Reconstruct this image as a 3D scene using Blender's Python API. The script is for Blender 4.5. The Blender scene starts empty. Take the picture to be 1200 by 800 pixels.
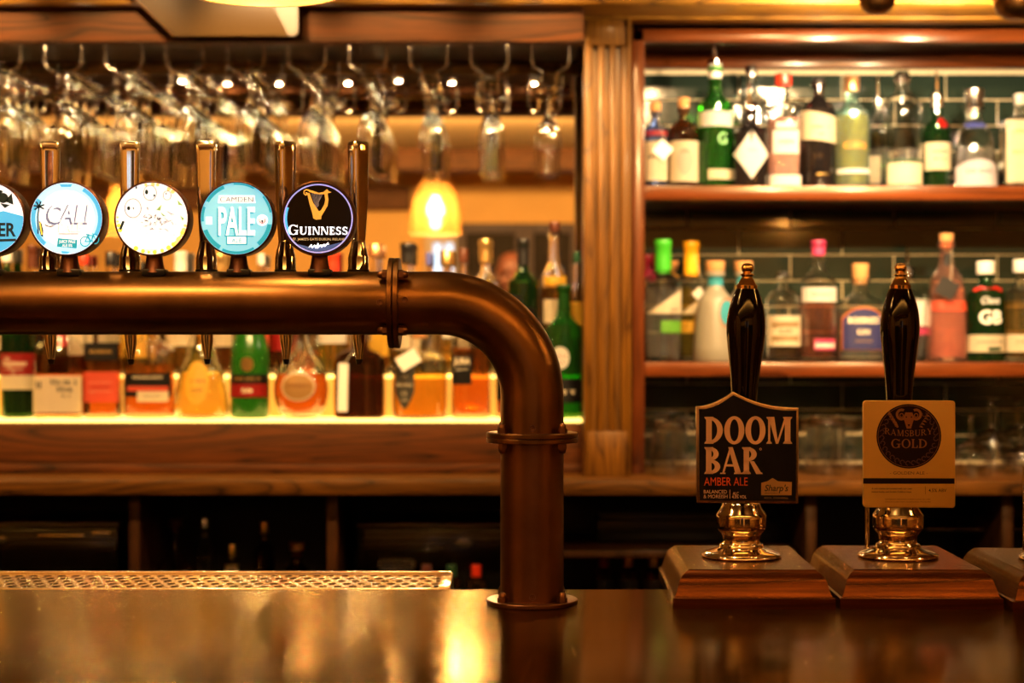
import bpy, bmesh, math, random
from math import sin, cos, pi, radians, sqrt, atan2
from mathutils import Vector, Matrix
from mathutils.geometry import tessellate_polygon
random.seed(7)
S = bpy.context.scene
COL = S.collection
F = 1950.0            # focal length in pixels of a 1200 x 800 frame
ZC = 1.40             # camera height
# ---------------------------------------------------------------- camera
cam = bpy.data.objects.new('camera', bpy.data.cameras.new('camera'))
COL.objects.link(cam); S.camera = cam
cam.location = (0, 0, ZC); cam.rotation_euler = (radians(90), 0, 0)
cam.data.sensor_width = 36; cam.data.lens = 36 * F / 1200
cam.data.clip_start = 0.02
cam.data.dof.use_dof = True
cam.data.dof.focus_distance = 1.96
cam.data.dof.aperture_fstop = 4.6
cam.data.dof.aperture_blades = 0
# ---------------------------------------------------------------- view, world
S.view_settings.view_transform = 'Standard'
S.view_settings.look = 'None'
S.view_settings.exposure = 0.0
S.view_settings.gamma = 1.0
S.view_settings.use_curve_mapping = False
S.cycles.max_bounces = 14; S.cycles.transmission_bounces = 12
S.cycles.glossy_bounces = 6; S.cycles.diffuse_bounces = 3
S.cycles.caustics_refractive = True; S.cycles.caustics_reflective = False
S.cycles.sample_clamp_indirect = 400.0
W = bpy.data.worlds.new('evening'); S.world = W; W.use_nodes = True
W.node_tree.nodes['Background'].inputs[0].default_value = (1.0, 0.62, 0.3, 1)
W.node_tree.nodes['Background'].inputs[1].default_value = 0.02
# ---------------------------------------------------------------- lights of the room and added fill lights
WARM = (1.0, 0.52, 0.15)
def lamp(name, kind, loc, power, color=WARM, size=0.05, target=None, angle=60, blend=0.6, sy=None):
    l = bpy.data.lights.new(name, kind); l.energy = power; l.color = color
    if kind == 'AREA':
        l.size = size
        if sy: l.shape = 'RECTANGLE'; l.size_y = sy
    else: l.shadow_soft_size = size
    if kind == 'SPOT': l.spot_size = radians(angle); l.spot_blend = blend
    o = bpy.data.objects.new(name, l); COL.objects.link(o); o.location = loc
    if target is not None:
        o.rotation_euler = (Vector(target) - Vector(loc)).to_track_quat('-Z', 'Y').to_euler()
    return o
# added spots without fittings below the ceiling, brightening the bottles and shelves
for x, y, tx, tz, e in ((-1.45, 2.5, -1.4, 1.25, 105), (-1.05, 2.9, -1.1, 1.3, 70), (-.75, 2.45, -.75, 1.25, 105), (-.45, 2.95, -.45, 1.3, 70), (-.15, 2.45, -.2, 1.25, 105), (.16, 2.9, .12, 1.4, 50), (.50, 2.45, .62, 1.35, 110), (.95, 2.45, 1.00, 1.35, 110)):
    lamp('back_bar_fill_spot', 'SPOT', (x, y, 2.42), e, (1, .58, .22), 0.05, (tx, 4.0, tz), 50, 0.9)
for k in range(6):  # added spots that put sparkles into the hanging glasses
    lamp('glass_sparkle_spot', 'SPOT', (-1.5 + k * .32, 2.55 + .12 * (k % 2), 2.40), 150, (1, .66, .30), 0.03, (-1.4 + k * .29, 3.9, 1.83), 22, 0.7)
# added spots over the bar top, without fittings, brightening the pump blocks
for x, e in ((-1.2, 9), (-.55, 9), (.75, 5)):
    lamp('bar_spot', 'SPOT', (x, 2.25, 2.42), e, WARM, 0.03, (x * 1.0, 1.9, 1.1), 80, 0.9)
lamp('bar_spot', 'SPOT', (.12, 2.30, 2.42), 75, WARM, 0.03, (.25, 2.0, 1.1), 34, 0.9)
lamp('bar_spot', 'SPOT', (-.60, 1.05, 2.42), 42, (1, .56, .2), 0.025, (-.46, 1.95, 1.45), 26, 0.95)  # inferred from the highlight on the pipe
# added fill behind the ceiling beam, hidden from the mirror, brightening the room
lamp('room_fill_light', 'AREA', (-.4, .60, 2.36), 95, (1, .58, .22), 4.0, (-.4, -2.2, 2.2), sy=.06)
lamp('room_fill_light', 'AREA', (-.4, .60, 2.30), 40, (1, .58, .22), 4.0, (-.4, -.9, 2.6), sy=.06)
# the two round spotlight housings in front of the gin shelves
for x, z, e in ((.724, 2.06, 32.0), (.998, 2.045, 24.0)):
    lamp('shelf_spotlight', 'SPOT', (x, 3.352, z), e, (1, .72, .42), 0.012, (x - .05, 4.0, 1.95), 150, .7)
for x, tx in ((.48, .60), (1.05, 1.10)):  # added spots without fittings, brightening the tiles behind the gin bottles
    lamp('shelf_fill_spot', 'SPOT', (x, 1.35, 2.42), 260, (1, .62, .27), 0.04, (tx, 4.0, 1.48), 34, .8)
lamp('shelf_downlight', 'SPOT', (.50, 3.84, 2.108), 1.0, (1, .66, .34), 0.012, (.50, 3.93, 1.7), 120, .9)
lamp('shelf_downlight', 'SPOT', (.90, 3.84, 2.108), 1.0, (1, .66, .34), 0.012, (.90, 3.93, 1.7), 120, .9)

# ---------------------------------------------------------------- materials
MATS = {}
def lin(c):
    return tuple(((v / 12.92) if v <= 0.04045 else ((v + 0.055) / 1.055) ** 2.4) for v in c)
def srgb(h): return lin(tuple(int(h[i:i + 2], 16) / 255 for i in (0, 2, 4)))
def mat(name, col=(0.8, 0.8, 0.8), rough=0.5, metal=0, trans=0, ior=1.45, emis=None, es=0, coat=0, noise=0, nscale=30, bump=0):
    if name in MATS: return MATS[name]
    if isinstance(col, str): col = srgb(col)
    if isinstance(emis, str): emis = srgb(emis)
    m = bpy.data.materials.new(name); m.use_nodes = True
    nt = m.node_tree; b = nt.nodes['Principled BSDF']
    b.inputs['Base Color'].default_value = (*col, 1)
    b.inputs['Roughness'].default_value = rough
    b.inputs['Metallic'].default_value = metal
    b.inputs['Transmission Weight'].default_value = trans
    b.inputs['IOR'].default_value = ior
    b.inputs['Coat Weight'].default_value = coat
    if emis: b.inputs['Emission Color'].default_value = (*emis, 1); b.inputs['Emission Strength'].default_value = es
    if noise or bump:
        tc = nt.nodes.new('ShaderNodeTexCoord'); n = nt.nodes.new('ShaderNodeTexNoise')
        n.inputs['Scale'].default_value = nscale; n.inputs['Detail'].default_value = 4
        nt.links.new(tc.outputs['Object'], n.inputs['Vector'])
        if noise:
            mx = nt.nodes.new('ShaderNodeMix'); mx.data_type = 'RGBA'
            mx.inputs['A'].default_value = (*[c * (1 - noise) for c in col], 1)
            mx.inputs['B'].default_value = (*[min(1, c * (1 + noise)) for c in col], 1)
            nt.links.new(n.outputs['Fac'], mx.inputs['Factor']); nt.links.new(mx.outputs['Result'], b.inputs['Base Color'])
        if bump:
            bp = nt.nodes.new('ShaderNodeBump'); bp.inputs['Strength'].default_value = bump; bp.inputs['Distance'].default_value = 0.002
            nt.links.new(n.outputs['Fac'], bp.inputs['Height']); nt.links.new(bp.outputs['Normal'], b.inputs['Normal'])
    MATS[name] = m
    return m
def wood(name, light, dark, axis='X', rough=0.35, coat=0.2, scale=1.0, rings=9, fine=1.0, seed=0.0, line=0.55, bump=.12):
    """plain sawn timber: contour lines of a stretched noise, with fine pores"""
    m = bpy.data.materials.new(name); m.use_nodes = True; nt = m.node_tree; N = nt.nodes; L = nt.links
    b = N['Principled BSDF']; b.inputs['Roughness'].default_value = rough; b.inputs['Coat Weight'].default_value = coat
    b.inputs['Coat Roughness'].default_value = 0.15; b.inputs['IOR'].default_value = 1.38; b.inputs['Specular Tint'].default_value = (1, .8, .55, 1)
    light = srgb(light); dark = srgb(dark)
    tc = N.new('ShaderNodeTexCoord'); mp = N.new('ShaderNodeMapping')
    st = {'X': (1.3, 11, 11), 'Y': (11, 1.3, 11), 'Z': (11, 11, 1.3)}[axis]
    mp.inputs['Scale'].default_value = tuple(s * scale for s in st); mp.inputs['Location'].default_value = (seed, seed * 1.7, seed * .6)
    L.new(tc.outputs['Object'], mp.inputs['Vector'])
    n1 = N.new('ShaderNodeTexNoise'); n1.inputs['Scale'].default_value = 1; n1.inputs['Detail'].default_value = 1.5; n1.inputs['Distortion'].default_value = 0.6
    L.new(mp.outputs['Vector'], n1.inputs['Vector'])
    mu = N.new('ShaderNodeMath'); mu.operation = 'MULTIPLY'; mu.inputs[1].default_value = rings; L.new(n1.outputs['Fac'], mu.inputs[0])
    pp = N.new('ShaderNodeMath'); pp.operation = 'FRACT'; L.new(mu.outputs[0], pp.inputs[0])
    cr = N.new('ShaderNodeValToRGB'); e = cr.color_ramp.elements
    e[0].position = 0.0; e[0].color = (*dark, 1)
    e[1].position = 1.0; e[1].color = (*[a * (1 - line * .75) + d * line * .75 for a, d in zip(light, dark)], 1)
    k = cr.color_ramp.elements.new(0.16); k.color = (*[a * (1 - line * .3) + d * line * .3 for a, d in zip(light, dark)], 1)
    k = cr.color_ramp.elements.new(0.5); k.color = (*light, 1)
    L.new(pp.outputs[0], cr.inputs['Fac'])
    mp2 = N.new('ShaderNodeMapping'); st2 = {'X': (9, 260, 260), 'Y': (260, 9, 260), 'Z': (260, 260, 9)}[axis]
    mp2.inputs['Scale'].default_value = st2; L.new(tc.outputs['Object'], mp2.inputs['Vector'])
    n2 = N.new('ShaderNodeTexNoise'); n2.inputs['Scale'].default_value = 1; n2.inputs['Detail'].default_value = 3
    L.new(mp2.outputs['Vector'], n2.inputs['Vector'])
    r2 = N.new('ShaderNodeMapRange'); r2.inputs['From Min'].default_value = 0.3; r2.inputs['From Max'].default_value = 0.7
    r2.inputs['To Min'].default_value = 1 - 0.5 * fine; r2.inputs['To Max'].default_value = 1.1; L.new(n2.outputs['Fac'], r2.inputs['Value'])
    mx = N.new('ShaderNodeVectorMath'); mx.operation = 'SCALE'; L.new(cr.outputs['Color'], mx.inputs[0]); L.new(r2.outputs['Result'], mx.inputs['Scale'])
    L.new(mx.outputs['Vector'], b.inputs['Base Color'])
    bp = N.new('ShaderNodeBump'); bp.inputs['Strength'].default_value = bump; bp.inputs['Distance'].default_value = 0.001
    L.new(n2.outputs['Fac'], bp.inputs['Height']); L.new(bp.outputs['Normal'], b.inputs['Normal'])
    return m
def bronze(name, base, hot, rough):
    """brushed and patinated copper: streaked colour and roughness"""
    m = bpy.data.materials.new(name); m.use_nodes = True; nt = m.node_tree; N = nt.nodes; L = nt.links
    b = N['Principled BSDF']; b.inputs['Metallic'].default_value = 1
    tc = N.new('ShaderNodeTexCoord')
    n = N.new('ShaderNodeTexNoise'); n.inputs['Scale'].default_value = 14; n.inputs['Detail'].default_value = 5; L.new(tc.outputs['Object'], n.inputs['Vector'])
    mp = N.new('ShaderNodeMapping'); mp.inputs['Scale'].default_value = (500, 60, 60); L.new(tc.outputs['Object'], mp.inputs['Vector'])
    n2 = N.new('ShaderNodeTexNoise'); n2.inputs['Scale'].default_value = 1; n2.inputs['Detail'].default_value = 2; L.new(mp.outputs['Vector'], n2.inputs['Vector'])
    cr = N.new('ShaderNodeMix'); cr.data_type = 'RGBA'
    cr.inputs['A'].default_value = (*srgb(base), 1); cr.inputs['B'].default_value = (*srgb(hot), 1)
    rg = N.new('ShaderNodeMapRange'); rg.inputs['From Min'].default_value = .3; rg.inputs['From Max'].default_value = .7; L.new(n.outputs['Fac'], rg.inputs['Value'])
    L.new(rg.outputs['Result'], cr.inputs['Factor']); L.new(cr.outputs['Result'], b.inputs['Base Color'])
    rr = N.new('ShaderNodeMapRange'); rr.inputs['To Min'].default_value = rough - .06; rr.inputs['To Max'].default_value = rough + .1
    L.new(n2.outputs['Fac'], rr.inputs['Value']); L.new(rr.outputs['Result'], b.inputs['Roughness'])
    bp = N.new('ShaderNodeBump'); bp.inputs['Strength'].default_value = .06; bp.inputs['Distance'].default_value = .0005
    L.new(n2.outputs['Fac'], bp.inputs['Height']); L.new(bp.outputs['Normal'], b.inputs['Normal'])
    return m

OAK = wood('oak_horizontal', '6E4210', '1C0C03', 'X', .5, .0, 1.0, 13, line=.65)
OAKB = wood('oak_cornice', 'A87424', '3A1C0A', 'X', .45, .0, 1.0, 12, seed=8, line=.5)
OAKF = wood('oak_fascia', '5C2C08', '100500', 'X', .6, 0, .8, 13, seed=3.3, line=.7)
OAKV = wood('oak_upright', '74480F', '341804', 'Z', .4, .05, 1.2, 9, seed=1.2, line=.35)
OAKD = wood('oak_dark', '4A2A12', '221006', 'Z', .5, .1, 1.0, 5, seed=5)
MAHOG = wood('mahogany', '6E3412', '3A1606', 'X', .28, .4, .8, 4, seed=2, line=.35)
MAHOGV = wood('mahogany_upright', '5E2C10', '341204', 'Z', .3, .3, .8, 4, seed=2.5, line=.35)
BARW = wood('bar_top_wood', '4A3016', '281A0A', 'X', .25, 0, .8, 6, seed=4, line=.4, bump=.16)
bb = BARW.node_tree.nodes['Principled BSDF']
bb.inputs['Metallic'].default_value = .8; bb.inputs['Roughness'].default_value = .17; bb.inputs['Anisotropic'].default_value = .93      # brushed along its length
_t = BARW.node_tree.nodes.new('ShaderNodeCombineXYZ'); _t.inputs[1].default_value = 1.0
BARW.node_tree.links.new(_t.outputs[0], bb.inputs['Tangent'])
bb.inputs['IOR'].default_value = 1.3
PUMPW = wood('pump_block_wood', '5C2E10', '241005', 'X', .24, 0, 1.0, 6, seed=6, line=.5)
PUMPW.node_tree.nodes['Principled BSDF'].inputs['Metallic'].default_value = .65
BLACKW = mat('black_turned_wood', (.006, .003, .002), .07, ior=1.4)
COPPER = bronze('aged_copper', '6E5030', '90683E', .30)
COPPERD = bronze('dark_aged_copper', '6E4C36', '8A6248', .36)
CHROME = mat('chrome', (.68, .67, .66), .05, 1)
BRASS = mat('polished_nickel', (.85, .72, .52), .07, 1)
GOLD = mat('polished_gold_finial', (.9, .62, .28), .08, 1)
WIRE = mat('wire_metal', (.45, .36, .26), .25, 1)
BLACKP = mat('black_plastic', (.006, .006, .007), .3)
DARKM = mat('dark_metal', (.03, .025, .02), .35, 1)
GLASS = mat('clear_glass', (1, 1, 1), .0, 0, 1, 1.45)
PAPER = mat('cream_paper', 'E8D9B8', .7, noise=.06)
WHITEP = mat('white_paper', 'F2EDE4', .65, noise=.03)
CORK = mat('cork', 'C89058', .8, noise=.25, nscale=300)
INK = mat('black_ink', (.02, .018, .016), .5)
GOLDI = mat('gold_ink', (.62, .4, .12), .35, .7)
def gl(name, h, rough=0.0): return mat(name, tuple(v ** .62 for v in srgb(h)), rough, 0, .96, 1.45)
def lq(name, h): return mat(name, tuple(v ** .75 for v in srgb(h)), 0, 0, .94, 1.34)

# ---------------------------------------------------------------- helpers
def tag(o, label=None, cat=None, group=None, kind=None):
    if label: o['label'] = label
    if cat: o['category'] = cat
    if group: o['group'] = group
    if kind: o['kind'] = kind
    return o
def thing(name, loc, label, cat, group=None):
    o = bpy.data.objects.new(name, None); COL.objects.link(o); o.location = loc; o.empty_display_size = .03
    return tag(o, label, cat, group)
def wl(o):
    v = Vector((0, 0, 0))
    while o is not None: v += o.location; o = o.parent
    return v
def obj(name, bm, m, parent=None, smooth=True, loc=None, ang=40, normals=True):
    """bm is in world coordinates"""
    if normals: bmesh.ops.recalc_face_normals(bm, faces=bm.faces)
    base = wl(parent) if parent is not None else Vector(loc or (0, 0, 0))
    bmesh.ops.translate(bm, verts=bm.verts, vec=-base)
    me = bpy.data.meshes.new(name); bm.to_mesh(me); bm.free()
    o = bpy.data.objects.new(name, me); COL.objects.link(o)
    if parent is not None: o.parent = parent
    else: o.location = base
    for mm in (m if isinstance(m, (list, tuple)) else [m]): me.materials.append(mm)
    if smooth:
        me.polygons.foreach_set('use_smooth', [True] * len(me.polygons))
        me.set_sharp_from_angle(angle=radians(ang))
    return o
def struct(name, bm, m, **k):
    return tag(obj(name, bm, m, **k), kind='structure')
def copy_tree(o, parent=None):
    c = o.copy(); COL.objects.link(c); c.parent = parent
    for ch in list(o.children): copy_tree(ch, c)
    return c
def new(): return bmesh.new()
def box(bm, x0, x1, y0, y1, z0, z1, bev=0, seg=2, mi=0):
    t = bmesh.new(); bmesh.ops.create_cube(t, size=1)
    for v in t.verts: v.co = Vector(((x0 + x1) / 2 + v.co.x * (x1 - x0), (y0 + y1) / 2 + v.co.y * (y1 - y0), (z0 + z1) / 2 + v.co.z * (z1 - z0)))
    if bev: bmesh.ops.bevel(t, geom=list(t.edges), offset=bev, segments=seg, profile=.5, affect='EDGES', clamp_overlap=True)
    merge(bm, t, mi)
    return bm
def merge(bm, t, mi=None, M=None):
    t.verts.index_update(); vs = [bm.verts.new(M @ v.co if M else v.co) for v in t.verts]
    for f in t.faces:
        try:
            g = bm.faces.new([vs[v.index] for v in f.verts]); g.material_index = f.material_index if mi is None else mi
        except ValueError: pass
    t.free()
def B(*a, **k):
    bm = new(); return box(bm, *a, **k)
def lathe(bm, prof, c=(0, 0, 0), seg=28, M=None, mi=0, close=True):
    """prof: (r, h) pairs turned about z"""
    rings = []; M = M or Matrix.Identity(4); c = Vector(c)
    for r, h in prof:
        if r < 1e-6: rings.append([bm.verts.new(M @ Vector((0, 0, h)) + c)])
        else: rings.append([bm.verts.new(M @ Vector((r * cos(2 * pi * i / seg), r * sin(2 * pi * i / seg), h)) + c) for i in range(seg)])
    for a, b in zip(rings, rings[1:]):
        for i in range(seg):
            j = (i + 1) % seg
            if len(a) == 1 and len(b) == 1: continue
            if len(a) == 1: f = bm.faces.new((a[0], b[i], b[j]))
            elif len(b) == 1: f = bm.faces.new((a[i], a[j], b[0]))
            else: f = bm.faces.new((a[i], a[j], b[j], b[i]))
            f.material_index = mi
    if close:
        for r_ in (rings[0], rings[-1]):
            if len(r_) > 1: bm.faces.new(r_).material_index = mi
    return bm
def sm(prof, n=3):
    """Catmull-Rom through the profile; a repeated point keeps a corner"""
    out = []
    for i in range(len(prof) - 1):
        p1, p2 = prof[i], prof[i + 1]
        if p1 == p2: out.append(p1); continue
        p0 = prof[i - 1] if i > 0 and prof[i - 1] != p1 else p1
        p3 = prof[i + 2] if i + 2 < len(prof) and prof[i + 2] != p2 else p2
        for k in range(n):
            t = k / n
            out.append(tuple(.5 * (2 * b + (c - a) * t + (2 * a - 5 * b + 4 * c - d) * t * t + (3 * b - a - 3 * c + d) * t ** 3) for a, b, c, d in zip(p0, p1, p2, p3)))
    out.append(prof[-1]); res = []
    for p in out:
        p = tuple(p)
        if not res or (abs(p[0] - res[-1][0]) + abs(p[1] - res[-1][1])) > 1e-7: res.append((max(p[0], 0), p[1]))
    return res
def tube(bm, pts, r, seg=8, cap=True, mi=0):
    pts = [Vector(p) for p in pts]; rs = r if isinstance(r, (list, tuple)) else [r] * len(pts)
    t = (pts[1] - pts[0]).normalized(); up = Vector((0, 0, 1)) if abs(t.z) < .9 else Vector((1, 0, 0))
    n = t.cross(up).normalized(); rings = []
    for i, p in enumerate(pts):
        t2 = (pts[min(i + 1, len(pts) - 1)] - pts[max(i - 1, 0)]).normalized()
        n = (n - t2 * n.dot(t2)).normalized(); b = t2.cross(n)
        rings.append([bm.verts.new(p + (n * cos(2 * pi * k / seg) + b * sin(2 * pi * k / seg)) * rs[i]) for k in range(seg)])
    for a, b in zip(rings, rings[1:]):
        for k in range(seg): bm.faces.new((a[k], a[(k + 1) % seg], b[(k + 1) % seg], b[k])).material_index = mi
    if cap: bm.faces.new(rings[0]).material_index = mi; bm.faces.new(rings[-1]).material_index = mi
    return bm
def prism(bm, pts, y0, y1, bev=0, mi=0):
    """polygon in x,z extruded from y0 (front) to y1"""
    t = bmesh.new(); a = [t.verts.new((x, y0, z)) for x, z in pts]; f = t.faces.new(a)
    r = bmesh.ops.extrude_face_region(t, geom=[f])
    for v in r['geom']:
        if isinstance(v, bmesh.types.BMVert): v.co.y = y1
    bmesh.ops.recalc_face_normals(t, faces=t.faces)
    if bev: bmesh.ops.bevel(t, geom=[e for e in t.edges if all(abs(v.co.y - y0) < 1e-7 for v in e.verts)], offset=bev, segments=2, profile=.5, affect='EDGES')
    merge(bm, t, mi); return bm
def flat(bm, polys, fn, mi=0):
    """flat print: polygons (lists of (u, v)) placed through fn(u, v)"""
    for p in polys:
        tri = tessellate_polygon([[Vector((u, v, 0)) for u, v in p]])
        vs = [bm.verts.new(fn(u, v)) for u, v in p]
        for t in tri:
            try: bm.faces.new([vs[i] for i in t]).material_index = mi
            except ValueError: pass
    return bm
def disc(cx, cy, rx, ry=None, n=28, a0=0, a1=360):
    ry = ry or rx
    return [(cx + rx * cos(radians(a0 + (a1 - a0) * i / n)), cy + ry * sin(radians(a0 + (a1 - a0) * i / n))) for i in range(n if a1 - a0 == 360 else n + 1)]
def arcs(cx, cy, rx, ry, a0, a1, tx, ty=None, n=20):
    """crescent strip; thickness tx at the sides, ty at top and bottom"""
    ty = tx if ty is None else ty; out = []
    for i in range(n):
        q = []
        for a, s in ((i, 0), (i + 1, 0), (i + 1, 1), (i, 1)):
            t = radians(a0 + (a1 - a0) * a / n); q.append((cx + (rx - s * tx) * cos(t), cy + (ry - s * ty) * sin(t)))
        out.append(q)
    return out
def ln(pts, w):
    out = []
    for (x0, y0), (x1, y1) in zip(pts, pts[1:]):
        d = sqrt((x1 - x0) ** 2 + (y1 - y0) ** 2) or 1; nx, ny = -(y1 - y0) / d * w / 2, (x1 - x0) / d * w / 2
        out.append([(x0 + nx, y0 + ny), (x1 + nx, y1 + ny), (x1 - nx, y1 - ny), (x0 - nx, y0 - ny)])
    return out
# --- lettering: the built-in sans font
_FC = {}
def sans(s, h, cx=0, cy=0, width=None, bold=0.0, shear=0.0):
    """polygons of s, capital height h, centred on cx, baseline-centred on cy"""
    key = (s, bold, shear)
    if key not in _FC:
        cu = bpy.data.curves.new('t', 'FONT'); cu.body = s; cu.resolution_u = 3; cu.offset = bold; cu.shear = shear; cu.fill_mode = 'FRONT'
        o = bpy.data.objects.new('t', cu); COL.objects.link(o)
        me = bpy.data.meshes.new_from_object(o.evaluated_get(bpy.context.evaluated_depsgraph_get()))
        _FC[key] = [[(me.vertices[i].co.x, me.vertices[i].co.y) for i in p.vertices] for p in me.polygons]
        bpy.data.objects.remove(o); bpy.data.curves.remove(cu); bpy.data.meshes.remove(me)
    P_ = _FC[key]
    xs = [p[0] for q in P_ for p in q]; ys = [p[1] for q in P_ for p in q]
    if not xs: return []
    k = h / .69; kx = k
    if width: kx = width / (max(xs) - min(xs))
    mx = (max(xs) + min(xs)) / 2
    return [[((x - mx) * kx + cx, (y - .345) * k + cy) for x, y in q] for q in P_]
# --- lettering: a small serif alphabet drawn from stems and bowls
def serif_glyph(c, T=.2, t=.075):
    s = .05; e = .07
    def st(x, w, top=True, bot=True):
        o = [[(x, 0), (x + w, 0), (x + w, 1), (x, 1)]]
        if bot: o.append([(x - e, 0), (x + w + e, 0), (x + w, .09), (x, .09)][:2] + [(x + w + e, s * .7), (x + w, .11), (x, .11), (x - e, s * .7)])
        if top: o.append([(x - e, 1), (x + w + e, 1), (x + w + e, 1 - s * .7), (x + w, .89), (x, .89), (x - e, 1 - s * .7)])
        return o
    def q(x0, y0, x1, y1, w0, w1): return [[(x0, y0), (x0 + w0, y0), (x1 + w1, y1), (x1, y1)]]
    def sf(x, y, w): return [[(x - e, y), (x + w + e, y), (x + w + e, y + (s if y < .5 else -s)), (x - e, y + (s if y < .5 else -s))]]
    if c == 'I': return st(.07, T), .07 + T + .12
    if c == 'L': return st(.07, T) + [[(.1, 0), (.58, 0), (.6, .3), (.54, .3), (.48, t * 1.3), (.1, t * 1.3)]], .62
    if c == 'E': return st(.07, T) + [[(.1, 0), (.58, 0), (.6, .28), (.54, .28), (.48, t * 1.3), (.1, t * 1.3)], [(.1, 1), (.56, 1), (.57, .74), (.52, .74), (.46, 1 - t * 1.3), (.1, 1 - t * 1.3)], [(.2, .47), (.42, .47), (.42, .38), (.47, .38), (.47, .66), (.42, .66), (.42, .56), (.2, .56)]], .64
    if c == 'D': return st(.07, T) + arcs(.2, .5, .58, .5, -90, 90, T, t * 1.2), .82
    if c == 'O': return arcs(.43, .5, .43, .525, 0, 360, T, t * 1.3, 32), .88
    if c == 'G': return arcs(.43, .5, .43, .525, 45, 325, T, t * 1.3, 28) + [[(.66, .02), (.66 + .15, .02), (.66 + .15, .42), (.66, .42)], [(.5, .42), (.9, .42), (.9, .48), (.5, .48)], [(.76, .72), (.8, .72), (.8, 1.0), (.76, .98), (.7, .88)]], .92
    if c == 'B': return st(.07, T) + arcs(.22, .745, .4, .255, -90, 90, T * .95, t * 1.2) + arcs(.22, .27, .47, .27, -90, 90, T, t * 1.2) + [[(.1, .47), (.3, .47), (.3, .55), (.1, .55)]], .74
    if c == 'R': return st(.07, T) + arcs(.22, .735, .42, .265, -90, 90, T, t * 1.2) + [[(.1, .45), (.3, .45), (.3, .53), (.1, .53)]] + q(.62, 0, .33, .48, T * 1.05, T * .8) + [[(.62, 0), (.9, 0), (.88, s), (.7, .1)]], .86
    if c == 'A': return q(.02, 0, .36, 1, t, t * 1.1) + q(.62, 0, .3, 1, T * 1.05, T * .8) + [[(.2, .28), (.62, .28), (.62, .36), (.2, .36)]] + sf(.02, 0, t) + sf(.62, 0, T), .9
    if c == 'M': return st(.07, t, 1, 1) + q(.4, .0, .08, 1, .1, T * 1.05) + q(.42, 0, .78, 1, .08, t * 1.1) + st(.78, T, 1, 1), 1.08
    if c == 'N': return st(.07, t) + q(.58, 0, .06, 1, T * .6, T) + st(.68, t, 1, 0), .86
    if c == 'U': return [a for a in st(.07, T, 1, 0)][:1] and [[(.07, .3), (.07 + T, .3), (.07 + T, 1), (.07, 1)], [(.0, 1), (.34, 1), (.34, 1 - s), (0, 1 - s)], [(.66, .3), (.66 + t, .3), (.66 + t, 1), (.66, 1)], [(.58, 1), (.82, 1), (.82, 1 - s), (.58, 1 - s)]] + arcs(.4, .32, .335, .34, 180, 360, (T + t) / 2, t * 1.5), .86
    if c == 'S': return arcs(.3, .74, .265, .28, 20, 265, T * .8, t * 1.3) + arcs(.3, .27, .29, .29, -160, 92, T * .85, t * 1.3) + [[(.26, .46), (.34, .46), (.52, .38), (.3, .58), (.2, .56), (.06, .62)]] + [[(.52, .68), (.56, .68), (.56, 1.0), (.52, .98)], [(.02, .34), (.06, .34), (.06, .02), (.02, 0)]], .64
    if c == 'Y': return q(.34, .0, .34, .45, T, T) + q(.34, .42, .04, 1, T, T) + q(.45, .42, .74, 1, t, t) + sf(.34, 0, T) + sf(.04, 1, T) + sf(.7, 1, t), .88
    return [], .4
def serif(s, h, cx, cy, width=None, gap=.03, T=.2, t=.075, arc=0):
    x = 0; out = []
    for ch in s:
        k = .8 if ch.islower() else 1.0
        g, a = serif_glyph(ch.upper(), T / k, t / k)
        out += [[(x + u * k, v * k) for u, v in q] for q in g]; x += a * k + gap
    kx = width / (x - gap) if width else h
    r = []
    for q in out:
        r.append([((u - (x - gap) / 2) * kx + cx, (v - .5) * h + cy - arc * (((u - (x - gap) / 2) * kx) ** 2)) for u, v in q])
    return r
def PX(x, D): return (x - 600) / F * D
def PZ(y, D): return ZC - (y - 400) / F * D
BAR_Z = 1.094
# ================================================================= the setting
plaster = mat('ochre_plaster', 'D9A85C', .8, noise=.12, nscale=4, bump=.3)
struct('floor', B(-3.3, 3.1, -2.3, 4.4, -.05, 0), mat('dark_floor', '2A1A10', .5, noise=.3, nscale=8))
struct('ceiling', B(-3.3, 3.1, -2.3, 4.4, 2.45, 2.5), mat('cream_ceiling', 'DDB878', .8, noise=.08, nscale=3))
struct('wall_front', B(-3.3, 3.1, -2.3, -2.2, 0, 2.45), plaster)
struct('wall_back', B(-3.3, 3.1, 4.20, 4.30, 0, 2.45), plaster)
struct('wall_left', B(-3.3, -3.2, -2.2, 4.2, 0, 2.45), plaster)
struct('wall_right', B(3.0, 3.1, -2.2, 4.2, 0, 2.45), plaster)
PANW = wood('added_dark_panelling', '140A06', '0A0503', 'Z', .6, 0)  # very dark cladding, added so that glossy faces reflect less of the room
for k in range(17):
    if -.75 < -3.2 + k * .36 + .18 < .62: continue
    struct('trim_%d' % (10 + k), B(-3.2 + k * .36 + .004, -3.2 + (k + 1) * .36 - .004, -2.2, -2.18, .12, 1.74, .003), PANW)
DOORW = wood('door_wood', '120805', '080302', 'Z', .6, 0)
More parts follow.
